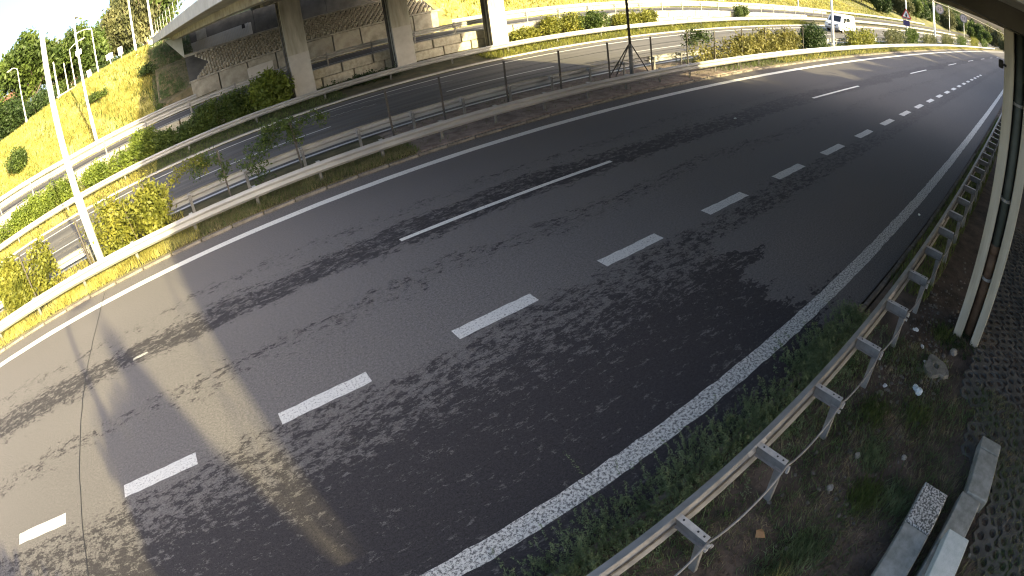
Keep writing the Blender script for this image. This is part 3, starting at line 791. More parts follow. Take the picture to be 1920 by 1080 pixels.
# ------------------------------------------------------------------ block retaining wall along the slip road
bw = thing('block_wall', V(5, 33.3, .5), 'retaining wall of stacked concrete blocks behind the low guard rail', 'wall'); b0 = Vector(bw.location)
bm = MB().box((0, 0, 0), (2.02, .56, .60), bev=.03); bme = None
def block(s, z, L_=1.0):
    global bme
    if bme is None: o = bm.build('concrete_block', M_CONCB, bw); bme = o.data
    else: o = link('concrete_block', bme, bw)
    o.location = V(s, 33.38 + random.uniform(-.02, .02), z) - b0; o.rotation_euler = (0, 0, float(TH(s)) + random.uniform(-.01, .01)); o.scale = (L_, 1, 1)
s = -24.0
while s < 66:
    zt_ = float(zr(s + 1)) + .04
    block(s + 1.03, zt_ - .30); 
    if -4 < s < 40: block(s + 1.03 + .7, zt_ - .925)
    else: block(s + 1.03 + .7, zt_ - .925, 1.0)
    s += 2.07

# ------------------------------------------------------------------ median furniture: fence, mast, lamp posts
fence_s = [-7.6, -5.0, -2.4, .27, 2.72, 5.93, 7.86, 10.43, 12.9, 15.5, 18.12, 20.68, 22.95, 25.6, 28.2, 30.8, 33.4]
fn = thing('wire_fence', V(fence_s[0], 16.8, 0), 'thin wire fence on dark posts in the median', 'fence'); f0 = Vector(fn.location)
pme = None
for s in fence_s:
    if pme is None: o = MB().box((0, 0, .9), (.055, .055, 2.0)).box((0, 0, 1.9), (.07, .07, .03)).build('post', M_DARKST, fn); pme = o.data
    else: o = link('post', pme, fn)
    o.location = V(s, 16.8, .08) - f0; o.rotation_euler = (random.uniform(-.02, .02), random.uniform(-.02, .02), 0)
for z in (1.25, 1.62, 1.95):
    mb = MB(); mb.tube([V(s, 16.8, z) - f0 for s in fence_s], .006, 4); mb.build('wire', M_DARKST, fn)
ms = thing('camera_mast', V(16.9, 16.9, 0), 'dark slender mast with three splayed struts standing in the median', 'mast')
pts = [(0, 0, -.1), (0, 0, 2.0)]
MB().tube([(0, 0, -.1), (0, 0, 1.75)], .095, 10).build('sleeve', M_GALVD, ms, smooth=True)
MB().tube([(0, 0, 1.7), (0, 0, 9.5)], .06, 8, .045).build('pole', M_DARKST, ms, smooth=True)
tie = None
for k in range(26):
    if tie is None: o = MB().box((0, 0, 0), (.05, .05, .10)).build('cable_tie', M_DARKST, ms); tie = o.data
    else: o = link('cable_tie', tie, ms)
    o.location = (.05 * math.cos(k), .05 * math.sin(k), 1.9 + k * .28)
for a in (0.05, 3.2, 1.7):
    MB().tube([(math.cos(a) * 1.35, math.sin(a) * 1.35, .02), (math.cos(a) * .06, math.sin(a) * .06, 1.75)], .028, 6).build('strut', M_DARKST, ms)

def lamp_post(loc, h, r, label, arm=1.6, az=-90, m=M_WHITEP, name='lamp_post', group='lamp posts', head=True, two=False):
    t = thing(name, loc, label, 'lamp post', group)
    MB().tube([(0, 0, -.2), (0, 0, h * .25), (0, 0, h * .26), (0, 0, h)], [r, r, r * .8, r * .5], 10).build('pole', m, t, smooth=True)
    MB().tube([(0, 0, -.2), (0, 0, .35)], r * 1.5, 10).build('foot', m, t)
    for sg in ((0, math.pi) if two else (0,)):
        a = math.radians(az) + sg; cx, cy = math.cos(a), math.sin(a)
        if arm: MB().tube([(0, 0, h - .05)] + [(cx * arm * q, cy * arm * q, h + .35 * math.sin(q * 1.57) - .02) for q in (.35, .7, 1)], r * .4, 7).build('arm', m, t, smooth=True)
        if head:
            hd = MB().box((cx * (arm + .3), cy * (arm + .3), h + .33), (.75, .28, .12), a, bev=.04).build('lamp_head', M_GALV, t)
            MB().box((cx * (arm + .32), cy * (arm + .32), h + .265), (.5, .2, .02), a).build('lens', M_CONC2, hd)
    return t
lamp_post(V(-4.62, 16.8, 0), 10.5, .155, 'tall white lamp post in the median, the nearest and leftmost large one', az=90, two=True)
lamp_post(V(-7.75, 38.9, 1.75), 10.2, .15, 'tall white lamp post at the foot of the yellow bank', az=95)
lamp_post(V(41.5, 18.0, 0), 9, .14, 'lamp post in the median beside the white van', az=90, two=True)
lamp_post(V(67.0, 18.0, 0), 9, .15, 'median lamp post with the triangular warning sign', az=90, two=True)
lamp_post(V(85.6, 17.9, 0), 9, .15, 'median lamp post carrying the nearer round sign on an arm', az=90, two=True)
lamp_post(V(76, 39.2, 1.0), 9, .12, 'slim lamp post at the foot of the green hillside', az=-90)
lamp_post(V(60, 41.5, 1.9), 8, .09, 'thin pale post at the hillside foot, farther from the van', arm=0, head=False)
lamp_post(V(142, 31, .6), 9, .15, 'far lamp post in front of the wooded hill by the bridge pillar', az=-90)
lamp_post(V(178, 33, .8), 9, .15, 'farthest lamp post in front of the wooded hill', az=-90)

# warning sign on the third post
def emb_tri(r): return [(r * math.cos(math.radians(a)), r * math.sin(math.radians(a))) for a in (90, 210, 330)]
def plate(poly, mb, x0, x1):
    n = len(poly)
    P = [(x0, a, b) for a, b in poly] + [(x1, a, b) for a, b in poly]
    mb.add(P, [tuple(range(n)), tuple(range(2 * n - 1, n - 1, -1))] + [(i, i + n, (i + 1) % n + n, (i + 1) % n) for i in range(n)]); return mb
M_RED = mat('sign_red', (.45, .03, .03), rough=.5); M_SWH = mat('sign_white', (.72, .72, .70), rough=.5); M_SBL = mat('sign_violet', (.07, .05, .16), rough=.5); M_SGREY = mat('sign_grey', (.22, .22, .22), rough=.6); M_SBK = mat('sign_black', (.02, .02, .02), rough=.5)
tri = thing('warning_sign', V(66.6, 17.9, 3.85), 'triangular roadworks-style warning sign above a dark violet plate', 'sign')
plate(emb_tri(.86), MB(), 0, .03).build('border', M_RED, tri)
plate(emb_tri(.60), MB(), -.012, -.002).build('face', M_SWH, tri)
m_ = MB(); plate([(-.1, -.25), (.1, -.25), (.13, -.02), (.06, .08), (-.06, .08), (-.13, -.02)], m_, -.03, -.014); plate([(.075 * math.cos(a), .16 + .075 * math.sin(a)) for a in np.linspace(0, 5.6, 8)], m_, -.03, -.014); m_.build('symbol', M_SBK, tri)
plate([(-.62, -.62), (.62, -.62), (.62, -.45), (.55, -.44), (-.55, -.44), (-.62, -.45)], MB(), 0, .02).build('lower_edge', M_SGREY, tri)
tri2 = thing('sign_plate', V(66.6, 17.9, 2.78), 'dark violet rectangular plate below the triangular sign', 'sign')
MB().box((0, 0, 0), (.03, .95, .72), bev=.01).build('plate', M_SBL, tri2); MB().box((.05, 0, 0), (.06, .1, .5)).build('bracket', M_GALV, tri2)
def circ(r, n=24, x=0, y=0): return [(x + r * math.cos(2 * math.pi * i / n), y + r * math.sin(2 * math.pi * i / n)) for i in range(n)]
def round_sign(loc, label, r, arm_to=None, pole=None):
    t = thing('round_sign', loc, label, 'sign', 'round signs over the far bend')
    plate(circ(r), MB(), 0, .04).build('rim', M_SGREY, t); plate(circ(r * .76), MB(), -.014, -.002).build('face', mat('sign_pink', (.62, .50, .48), rough=.5), t)
    # dark numerals, too far away to read
    m_ = MB()
    for y in (-.28, .22): 
        plate([(y * r + a * r, b * r) for a, b in ((-.17, -.32), (.17, -.32), (.17, -.2), (-.02, -.2), (.17, .05), (.17, .32), (-.17, .32), (-.17, .2), (.03, .2), (-.17, -.05))], m_, -.03, -.016)
    m_.build('marks', M_SGREY, t)
    if arm_to is not None: MB().tube([(.05, 0, 0), Vector(arm_to) - Vector(loc)], .05, 6).build('arm', M_DARKST, t)
    if pole: MB().tube([(.08, 0, r), (.08, 0, -pole)], .07, 8).build('pole', M_WHITEP, t)
    return t
round_sign(V(88.5, 17.5, 6.15), 'nearer round sign held on an arm from a median post', .85, V(85.6, 17.9, 6.35))
round_sign(V(118, 17.6, 6.2), 'farther round sign on its own pale pole by the bend', .95, None, 6.1)
wr = MB(); pts = []
for s, d, z in ((66.9, 18, 9.0), (85.6, 17.9, 7.1), (118, 17.6, 7.3), (150, 14, 6.9), (190, 8, 6.4), (240, 2, 5.5)): pts.append(V(s, d, z))
wr.tube(pts, .09, 5); tag(wr.build('overhead_cable', M_DARKST, base=V(85, 17.9, 7)), 'dark overhead cable strung past the round signs', 'cable')

# ------------------------------------------------------------------ white van
vn = thing('van', V(59.2, 24.6, .02), 'white van with dark windscreen driving towards the bridge on the far carriageway', 'van', rz=float(TH(59)) + .02)
# profile along x (front at -x), extruded across y with tumblehome
prof = [(-2.75, .38), (-2.82, .75), (-2.70, 1.02), (-2.05, 1.22), (-1.35, 1.95), (-.9, 2.08), (2.6, 2.08), (2.78, 1.6), (2.82, .45), (2.5, .32), (-2.4, .32)]
rings = []
for y, k in ((-.98, .90), (-.96, .97), (-.82, 1.0), (.82, 1.0), (.96, .97), (.98, .90)):
    inset = 0 if k < .95 else 0
    rings.append([(x * (.985 if abs(y) > .95 else 1), y * (1 - .10 * max(0, (z - 1.1))), .32 + (z - .32) * (k if abs(y) > .9 else 1)) for x, z in prof])
MB().loft(rings).build('body', M_WHITE, vn)
MB().add([(-1.98, -.74, 1.275), (-1.98, .74, 1.275), (-1.40, .66, 1.905), (-1.40, -.66, 1.905)], [(0, 1, 2, 3)]).add([(-2.02, -.74, 1.29), (-2.02, .74, 1.29), (-1.44, .66, 1.92), (-1.44, -.66, 1.92)], [(3, 2, 1, 0)]).build('windscreen', M_GLASS, vn)
for x0, x1 in ((-1.25, -.35), (-.2, .85)):
    MB().box(((x0 + x1) / 2, -.935, 1.56), (x1 - x0, .02, .42), rx=-.10).build('side_window', M_GLASS, vn)
    MB().box(((x0 + x1) / 2, .935, 1.56), (x1 - x0, .02, .42), rx=.10).build('side_window', M_GLASS, vn)
for y in (-.68, .68): MB().box((-2.73, y, .95), (.12, .38, .22), bev=.04).build('headlight', M_GLASS if y > 5 else mat('headlight_glass', (.55, .6, .62), rough=.1), vn)
MB().box((-2.80, 0, .80), (.05, .95, .16), bev=.02).build('grille', M_SBK, vn)
MB().box((-2.82, 0, .46), (.10, 1.8, .22), bev=.04).build('bumper', M_SGREY, vn)
for x in (-1.75, 1.75):
    for y in (-.88, .88):
        w_ = MB().tube([(x, y - .11, .33), (x, y + .11, .33)], .33, 16).build('wheel', M_BLACK, vn)
        MB().tube([(x, y - .12, .33), (x, y + .12, .33)], .19, 12).build('rim', M_GALVB, w_)
for y in (-1.08, 1.08): MB().box((-1.45, y, 1.32), (.12, .2, .24), bev=.03).build('mirror', M_SBK, vn)

# ------------------------------------------------------------------ near verge: pavers, loose kerbs, stones, litter
pv = thing('paving', V(8, -1, 0), 'grey pierced grass pavers beside the bridge pillar', 'paving'); pv['kind'] = 'structure'
del pv['category']
v0 = Vector(pv.location)
HX = .235
def paver_mesh():
    mb = MB(); R_ = HX / math.sqrt(3) * 1.0; top = .07
    for i in range(3):
        for j in range(2):
            cx = (i + .5 * (j % 2)) * HX - HX; cy = j * HX * .866 - HX * .433
            n = 12; outer = []; inner = []; low = []
            for k in range(n):
                a = math.pi / 6 + 2 * math.pi * k / n
                # hexagon radius at this angle
                aa_ = (a - math.pi / 6) % (math.pi / 3); ro = R_ * math.cos(math.pi / 6) / math.cos(aa_ - math.pi / 6) * .995
                outer.append((cx + ro * math.cos(a), cy + ro * math.sin(a), top)); ri = R_ * .56
                inner.append((cx + ri * math.cos(a), cy + ri * math.sin(a) * .9, top)); low.append((cx + ri * .9 * math.cos(a), cy + ri * .8 * math.sin(a), -.04))
            F = []
            for k in range(n):
                k2 = (k + 1) % n; F += [(k, k2, n + k2, n + k), (n + k, n + k2, 2 * n + k2, 2 * n + k)]
            skirt = [(x, y, -.04) for x, y, z in outer]
            F += [(3 * n + k, 3 * n + (k + 1) % n, (k + 1) % n, k) for k in range(n)]
            mb.add(outer + inner + low + skirt, F)
    return mb
o = paver_mesh().build('paver', M_PAVER, pv); pmesh = o.data; first = True
for a in range(-2, 14):
    for b in range(0, 13):
        s = 5.9 + a * .72 + (b % 2) * .34; d = -.42 - b * .43
        lim = -.30 - .45 * max(0, 7.2 - s) ** 1.2 + .12 * math.sin(b * 2.7 + a)
        if d > lim or s > 15.5: continue
        if first: q = o; first = False
        else: q = link('paver', pmesh, pv)
        q.location = V(s, d, random.uniform(-.03, .0)) - v0; q.rotation_euler = (random.uniform(-.02, .02), random.uniform(-.02, .02), random.uniform(-.02, .02) + .12)
# three loose kerb units
def kerb_unit(label, s, d, z, L_, w, h, yaw, mats, split=.35, name='loose_kerb', pitch=0):
    t = thing(name, V(s, d, z), label, 'kerb stone', 'loose kerb units lying on the verge', rz=yaw)
    t.rotation_euler = (0, pitch, yaw)
    a = L_ * split
    MB().box((a / 2 + .006, 0, h / 2), (a - .012, w, h), bev=.012).build('end_piece', mats[0], t)
    MB().box((a + (L_ - a) / 2, 0, h / 2 - .01), (L_ - a - .012, w * .99, h), bev=.012).build('main_piece', mats[1], t)
    MB().box((a + .0, 0, h / 2 - .02), (.03, w * .9, h * .9)).build('joint', M_CONCD, t)
    return t
kerb_unit('speckled loose concrete kerb unit, middle one of the three on the grass', 4.94, -.545, 0, 1.9, .41, .27, math.pi + .03, (M_SPECK, M_SLABG), .36)
kerb_unit('mossy grey loose kerb unit nearest the pavers', 6.3, -1.10, 0, 1.1, .40, .27, math.pi + .10, (M_SLABG, M_SLABG), .22)
kerb_unit('grey loose kerb unit wedged between the speckled one and the pale one', 5.19, -1.13, 0, 1.5, .37, .24, math.pi - .02, (M_SLABG, M_SLABG), .62)
kerb_unit('pale bluish concrete kerb unit at the bottom edge, tilted on the others', 4.30, -1.13, .30, 1.6, .36, .22, math.pi + .06, (M_SLABW, M_SLABW), .55, pitch=-.04)
# paving fragment with its hole
fr = thing('broken_paver', V(7.32, .40, 0), 'broken grey paver fragment with a round hole', 'stone', rz=.4)
mb = MB(); n = 18; ro = [.24 * (1 + .16 * math.sin(3 * k + 1) + .10 * math.sin(5 * k)) for k in np.linspace(0, 2 * math.pi, n, endpoint=False)]
ang = np.linspace(0, 2 * math.pi, n, endpoint=False)
T_ = [(r * math.cos(a), r * math.sin(a), .09) for r, a in zip(ro, ang)]; I_ = [(.065 * math.cos(a), .065 * math.sin(a), .092) for a in ang]
B_ = [(x * 1.06, y * 1.06, -.03) for x, y, z in T_]; J_ = [(x * .8, y * .8, .0) for x, y, z in I_]
mb.add(T_ + I_ + B_ + J_, [(k, (k + 1) % n, n + (k + 1) % n, n + k) for k in range(n)] + [(2 * n + k, 2 * n + (k + 1) % n, (k + 1) % n, k) for k in range(n)] + [(n + k, n + (k + 1) % n, 3 * n + (k + 1) % n, 3 * n + k) for k in range(n)])
mb.build('slab', mat('fragment_concrete', (.13, .13, .115), (.24, .235, .21), rough=.95, scale=9, bump=.6), fr)
# stones between the rail and the pillar
def pebble(r, seed):
    q = np.random.default_rng(seed); mb = MB()
    n = 7; rings = []
    for z, k in ((-.5, .6), (0, 1.0), (.45, .85), (.7, .35)):
        rings.append([(math.cos(2 * math.pi * j / n) * k * r * q.uniform(.8, 1.15), math.sin(2 * math.pi * j / n) * k * r * .8 * q.uniform(.8, 1.15), z * r * .8) for j in range(n)])
    return mb.loft(rings)
pv_ = [pebble(1, k) for k in range(6)]
mb = MB()
for i in range(520):
    s = rng.normal(7.6, 1.5) if i < 400 else rng.uniform(3, 12); d = rng.uniform(.15, 1.25)
    r = rng.uniform(.012, .038) if i % 9 else rng.uniform(.035, .06)
    if s < 3: continue
    src = pv_[i % 6]; c = V(s, d, .02); a = rng.uniform(0, 6.28); ca, sa = math.cos(a), math.sin(a)
    mb.add([(c.x + (x * ca - y * sa) * r, c.y + (x * sa + y * ca) * r, c.z + z * r) for x, y, z in src.v], src.f)
tag(mb.build('gravel', M_STONE), kind='stuff', label='loose stones between the guard rail and the pillar')
for s, d, r, lab in ((7.98, .21, .10, 'pale stone at the foot of the double-leg pillar'), (5.27, .13, .055, 'small pale stone in the grass near the loose kerbs'), (4.19, .76, .06, 'pale lump of rubble in the grass behind the rail'), (4.85, .73, .06, 'whitish stone alone in the grass behind the rail'), (4.56, -1.56, .035, 'tiny white stone right of the loose kerbs')):
    mb = MB(); P = pebble(r, int(s * 100)); mb.add([(x, y, z + .02) for x, y, z in P.v], P.f); o = mb.build('stone', mat('pale_rock', (.22, .21, .18), (.34, .33, .30), rough=1, scale=12)); o.location = V(s, d, .03); tag(o, lab, 'stone')
def crumple(name, loc, r, label, m=M_LITTER, seed=0, cat='litter', n=26):
    q = np.random.default_rng(seed); mb = MB(); th = np.linspace(0, 2 * math.pi, 9, endpoint=False)
    for l in range(3):
        cx, cy = (q.uniform(-.5, .5) * r, q.uniform(-.5, .5) * r); rr = r * q.uniform(.5, .8); rings = []
        for z, k in ((.0, .9), (.25, 1.0), (.55, .8), (.75, .35)):
            rings.append([(cx + math.cos(a) * rr * k * q.uniform(.6, 1.25), cy + math.sin(a) * rr * k * q.uniform(.6, 1.25), z * rr * 1.1) for a in th])
        mb.loft(rings)
    o = mb.build(name, m); o.location = loc; return tag(o, label, cat)
crumple('plastic_bag', V(6.62, .50, .04), .115, 'crumpled white-blue plastic bag on the dirt', mat('bluish_plastic', (.45, .58, .62), (.72, .80, .82), rough=.4, scale=18), 3)
crumple('paper_scrap', V(8.01, 1.08, .03), .055, 'white paper scrap among stones nearest the rail posts', seed=4)
crumple('paper_scrap', V(7.66, .79, .03), .05, 'flat pale paper scrap between the pillar and rail', seed=5)
crumple('paper_scrap', V(7.35, .62, .03), .045, 'small white scrap touching the broken paver', seed=8)
crumple('paper_scrap', V(6.32, 1.02, .03), .05, 'twisted white paper scrap beside a rail post', seed=6)
crumple('paper_scrap', V(12.9, 2.55, .01), .05, 'tiny white scrap on the asphalt by the shoulder line', seed=7)
lf = MB(); lf.add([(0, -.045, .0), (.03, -.01, .012), (.05, .03, 0), (0, .055, .015), (-.05, .02, .0), (-.03, -.02, .014)], [(0, 1, 2, 3, 4, 5)]); o = lf.build('fallen_leaf', mat('dead_leaf', (.32, .19, .09), rough=.8)); o.location = V(3.12, 1.02, .07); o.scale = (1.4, 1.4, 1.4); tag(o, 'orange-brown fallen leaf behind the near rail', 'leaf')
for (s, d) in ((3.21, 1.027), (3.26, 1.06)):
    pass
# asphalt chip piece and studs on the carriageway
o = MB().box((0, 0, .012), (.10, .07, .022), bev=.008).build('road_stud', M_LITTER); o.location = V(15.3, 10.3, 0); tag(o, 'small pale scrap lying on the open asphalt', 'debris')

# ------------------------------------------------------------------ grasses and weeds near the camera
gz = lambda s, d: znear(s, d) + .0
def dead(n_, a, b):
    return rng.uniform(a, b, n_)
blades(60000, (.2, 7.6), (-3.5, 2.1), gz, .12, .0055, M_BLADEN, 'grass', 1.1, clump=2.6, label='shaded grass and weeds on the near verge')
blades(26000, (.2, 9), (-4.5, 1.2), gz, .10, .005, M_BLADEB, 'dead_grass', 1.2, clump=1.7, label='dead brown grass patches on the near verge')
def mask_tuft(n, cs_, cd_, rs_, rd_, h, m, name, label):
    blades(n, lambda k: rng.normal(cs_, rs_, k), lambda k: rng.normal(cd_, rd_, k), gz, h, .0065, m, name, .9, label=label)
for i, (a, b, n) in enumerate(((5.0, .55, 900), (4.4, .3, 900), (3.3, .5, 1100), (5.7, .9, 900), (4.6, -.1, 800), (6.1, .3, 600), (2.8, .6, 900), (8.3, .55, 500))):
    mask_tuft(n, a, b, .16, .13, .13, M_BLADEG if i % 2 else M_WEED, 'grass', 'greener tufts of grass on the near verge')
blades(9000, (9, 34), (1.2, 2.1), gz, .22, .008, M_BLADEG, 'grass', .5, label='green grass strip beside the shoulder, beyond the pillar')
# straw tuft
blades(240, lambda k: rng.normal(2.62, .03, k), lambda k: rng.normal(.45, .03, k), gz, .26, .004, M_BLADED, 'straw_tuft', 1.3, kind=None)
tag(bpy.data.objects['straw_tuft'], 'straw coloured tuft of dry grass at the bottom edge', 'grass tuft')
# weeds sprawling over the kerb by the near rail
def weed_row(name, label, sr, dr, n, h, m=M_WEED, lw=.016):
    mb_pts = []; q = []
    ss = rng.uniform(*sr, n); dd = rng.normal((dr[0] + dr[1]) / 2, (dr[1] - dr[0]) / 3.2, n)
    hh = h * rng.uniform(.3, 1.1, n) * (1 + .6 * (rng.random(n) > .9))
    hh *= .55 + .45 * np.abs(np.sin(ss * 2.1 + 1))
    for s, d, z in zip(ss, dd, hh):
        p0 = W(s, d, 0.0); le = rng.normal(0, .35, 2) * z; k = max(7, int(z / .016))
        le[1] += z * .35
        t = np.linspace(.1, 1, k)[:, None]
        c = p0 + np.concatenate([t * le, t * z], 1)
        q.append(leaf_quads(c, lw, 4, lw * .8, flat=.32))
    me = fast_mesh(name, np.concatenate(q), 4, m); o = link(name, me); return tag(o, label, kind='stuff')
weed_row('weeds', 'weeds sprawling over the kerb in front of the near rail', (.9, 4.6), (1.72, 2.42), 1700, .21, lw=.014)
weed_row('weeds', 'weeds growing along the foot of the near rail', (4.4, 6.2), (1.7, 2.3), 600, .17)
weed_row('weeds', 'dense green clump by the shoulder where the asphalt patch ends', (5.6, 7.6), (1.75, 2.45), 1100, .17, M_WEED)
weed_row('weeds', 'weeds round the foot of the pillar', (8.0, 8.7), (-.2, .6), 160, .14, M_LEAFD)

# ------------------------------------------------------------------ median grass, bushes, creepers
mz = lambda s, d: .09
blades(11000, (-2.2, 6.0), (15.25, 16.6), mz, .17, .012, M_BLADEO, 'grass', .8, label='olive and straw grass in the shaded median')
blades(20000, (-16, -1.0), (15.25, 16.6), mz, .22, .011, M_BLADED, 'grass', .6, clump=1.2, label='dry grass in the sunlit median')
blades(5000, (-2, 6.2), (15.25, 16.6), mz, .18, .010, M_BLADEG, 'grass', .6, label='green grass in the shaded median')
blades(1500, (6, 24), (15.5, 18.8), mz, .12, .010, M_BLADEG, 'grass', .8, clump=2, label='sparse weeds in the dusty median')
blades(20000, (22, 70), (15.3, 18.8), mz, .24, .013, M_BLADEG, 'grass', .5, label='grass in the far part of the median')
blades(14000, (28, 140), (15.3, 17), mz, .25, .025, M_BLADED, 'grass', .5, label='dry grass along the far median kerb')
blades(5000, (-16, -1.5), (17, 18.8), mz, .25, .012, M_BLADED, 'grass', .6, label='dry grass behind the median bushes')
def med_bush(s, d, rx, ry, h, lab, m, **k): return shrub(V(s, d, .05), rx, ry, h, lab, m, rz=float(TH(s)), group='bushes in the median', **k)
med_bush(-7.9, 16.9, 1.4, .6, 2.2, 'yellow-green bush at the left picture edge, in the sunlit median', M_LEAFY, n=700, nl=14, ls=.085, seed=1)
med_bush(-3.1, 16.9, 1.35, .5, 2.0, 'yellow-green bush just right of the nearest white lamp post', M_LEAFY, n=600, nl=14, ls=.08, seed=2)
med_bush(-4.9, 17.2, .5, .3, 1.9, 'thin scrubby climber right behind the nearest white lamp post', M_LEAFY, n=70, nl=9, ls=.05, seed=3)
med_bush(28.9, 17.0, 4.3, .6, 1.75, 'long olive and yellow hedge in the sunlit median', M_LEAFOY, n=900, nl=12, ls=.09, seed=4)
med_bush(24.0, 17.0, 3.0, .4, 1.6, 'thin straggly hedge at the near end of the long hedge', M_LEAFOY, n=190, nl=9, ls=.08, seed=5)
med_bush(35.4, 17.0, 1.9, .85, 2.15, 'dense dark green rounded bush in the median left of the van', M_LEAFD, n=520, nl=13, ls=.085, seed=6)
for i, (s, rx, lab, m) in enumerate(((46.5, 3.4, 'low yellow-green hedge below the van', M_LEAFY), (57.5, 4.2, 'olive bushes left of the triangular sign', M_LEAFO), (66, 3.0, 'dark bush at the foot of the triangular sign post', M_LEAFG), (77, 5.0, 'bushes between the sign post and the next post', M_LEAFO), (94, 6.0, 'mixed bushes beyond the round sign post', M_LEAFO), (112, 7.0, 'far green bushes before the second round sign', M_LEAFG), (134, 8.0, 'yellowish far bushes in the bend', M_LEAFY), (160, 9.0, 'farthest bushes beside the bridge pillar', M_LEAFG))):
    med_bush(s, 17.1, rx, .8, 1.7 + .3 * (i % 3) + (i > 5) * .8, lab, m, n=260, nl=10, ls=.12, seed=20 + i)
# creepers on the fence: thin arching sprays
def creeper(pts, label, m, n=60, seed=0, sp=.14, ls=.05):
    r = np.random.default_rng(seed); P = np.array([V(*p) for p in pts]); t = thing('creeper', Vector(P[0]), label, 'creeper', 'creepers on the median fence')
    b = P[0]; mb = MB(); mb.tube([Vector(p - b) for p in P], .012, 5, .005); mb.build('stem', M_TRUNK, t)
    L_ = np.concatenate([[0], np.cumsum(np.linalg.norm(np.diff(P, axis=0), axis=1))]); u = r.uniform(0, L_[-1], n)
    c = np.stack([np.interp(u, L_, P[:, k] - b[k]) for k in range(3)], 1) + r.normal(0, sp, (n, 3))
    link('leaves', fast_mesh('leaves', leaf_quads(c, ls, 10, ls * 1.4), 4, m), t); return t
creeper([(-2.0, 16.85, .8), (-1.7, 16.85, 1.5), (-1.1, 16.85, 1.85), (-.35, 16.85, 1.95), (-.25, 16.85, 1.5)], 'yellow creeper arching over the fence at the shadow edge', M_LEAFY, 110, 1, .07)
creeper([(.3, 16.85, 1.0), (.25, 16.85, 1.7), (-.3, 16.85, 1.9), (-.7, 16.85, 1.5)], 'shaded creeper hanging from the fourth fence post', M_LEAFG, 80, 2, .09)
creeper([(1.35, 16.8, .4), (1.3, 16.8, .9), (1.0, 16.85, 1.2), (1.9, 16.85, 1.55), (2.3, 16.85, 1.95)], 'shaded creeper climbing in the gap between two fence posts', M_LEAFG, 110, 3, .16)
creeper([(2.75, 16.8, 1.2), (2.7, 16.85, 1.9), (1.9, 16.85, 2.0), (1.6, 16.85, 1.6)], 'shaded creeper crowning the fence post by the rail end', M_LEAFG, 130, 4, .12)
creeper([(2.75, 16.8, 1.6), (3.1, 16.85, 1.9), (3.7, 16.85, 1.9), (3.8, 16.85, 1.6)], 'short creeper spray right of that fence post', M_LEAFG, 50, 5, .09)
creeper([(20.7, 16.85, 1.3), (20.9, 16.85, 1.85), (21.9, 16.85, 1.9), (22.6, 16.85, 1.5)], 'dark creeper on the fence before the long hedge', M_LEAFD, 90, 6, .15, .07)

# ------------------------------------------------------------------ verge beyond the far carriageway
vzf = lambda s, d: .03 + np.clip((d - 28.6) / 4.6, 0, 1) * .42
blades(16000, (-22, -3), (28.6, 33.1), vzf, .28, .016, M_BLADED, 'grass', .6, label='dry grass between the far rail and the retaining wall, left part')
blades(9000, (-3.5, 8), (28.7, 33.0), vzf, .22, .015, M_BLADEG, 'grass', .6, label='green grass below the retaining wall under the bridge')
blades(15000, (17, 60), (28.6, 31), vzf, .30, .02, M_LEAFY, 'grass', .6, label='green verge beside the sunlit far carriageway')
def vb(s, d, rx, h, lab, m, z=.3, n=300, ls=.08, seed=0, ry=.6, name='bush'): return shrub(V(s, d, z), rx * 1.2, ry, h * 1.12, lab, m, n=int(n * 1.5), nl=14, ls=ls * 1.1, group='bushes along the retaining wall', seed=seed, name=name, rz=float(TH(s)))
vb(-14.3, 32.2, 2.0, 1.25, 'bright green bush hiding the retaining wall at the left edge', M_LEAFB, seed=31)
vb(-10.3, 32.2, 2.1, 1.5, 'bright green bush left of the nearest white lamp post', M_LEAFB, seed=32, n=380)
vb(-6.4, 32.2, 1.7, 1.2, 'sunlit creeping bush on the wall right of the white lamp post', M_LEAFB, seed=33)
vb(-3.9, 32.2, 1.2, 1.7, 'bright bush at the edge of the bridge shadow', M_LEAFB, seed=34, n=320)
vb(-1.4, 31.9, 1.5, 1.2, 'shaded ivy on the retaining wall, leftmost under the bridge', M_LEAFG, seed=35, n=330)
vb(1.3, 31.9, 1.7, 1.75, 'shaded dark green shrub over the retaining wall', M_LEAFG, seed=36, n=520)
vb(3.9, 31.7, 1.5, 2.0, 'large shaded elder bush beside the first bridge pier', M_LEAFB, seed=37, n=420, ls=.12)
vb(9.6, 31.2, 1.9, .5, 'low weeds below the block wall between the piers', M_LEAFD, seed=38, n=160, z=.1)
vb(21.6, 32.3, 1.2, .9, 'small yellow bush just right of the third pier', M_LEAFY, seed=39, n=160)
vb(25.0, 32.4, 1.9, 1.5, 'yellow-green bush against the sunlit retaining wall', M_LEAFY, seed=40, n=320)
vb(28.2, 32.3, 1.3, 1.5, 'darker green bush behind the mast', M_LEAFG, seed=41, n=260)
vb(32.2, 32.4, 1.2, 1.1, 'pale shrub right of the mast on the retaining wall', M_LEAFY, seed=42, n=170)
vb(35.0, 32.4, 1.2, 1.2, 'last yellow-green bush before the bare wall', M_LEAFY, seed=43, n=200)
vb(49.5, 32.4, .8, 1.3, 'single small pointed bush on the bare wall', M_LEAFG, seed=44, n=110)

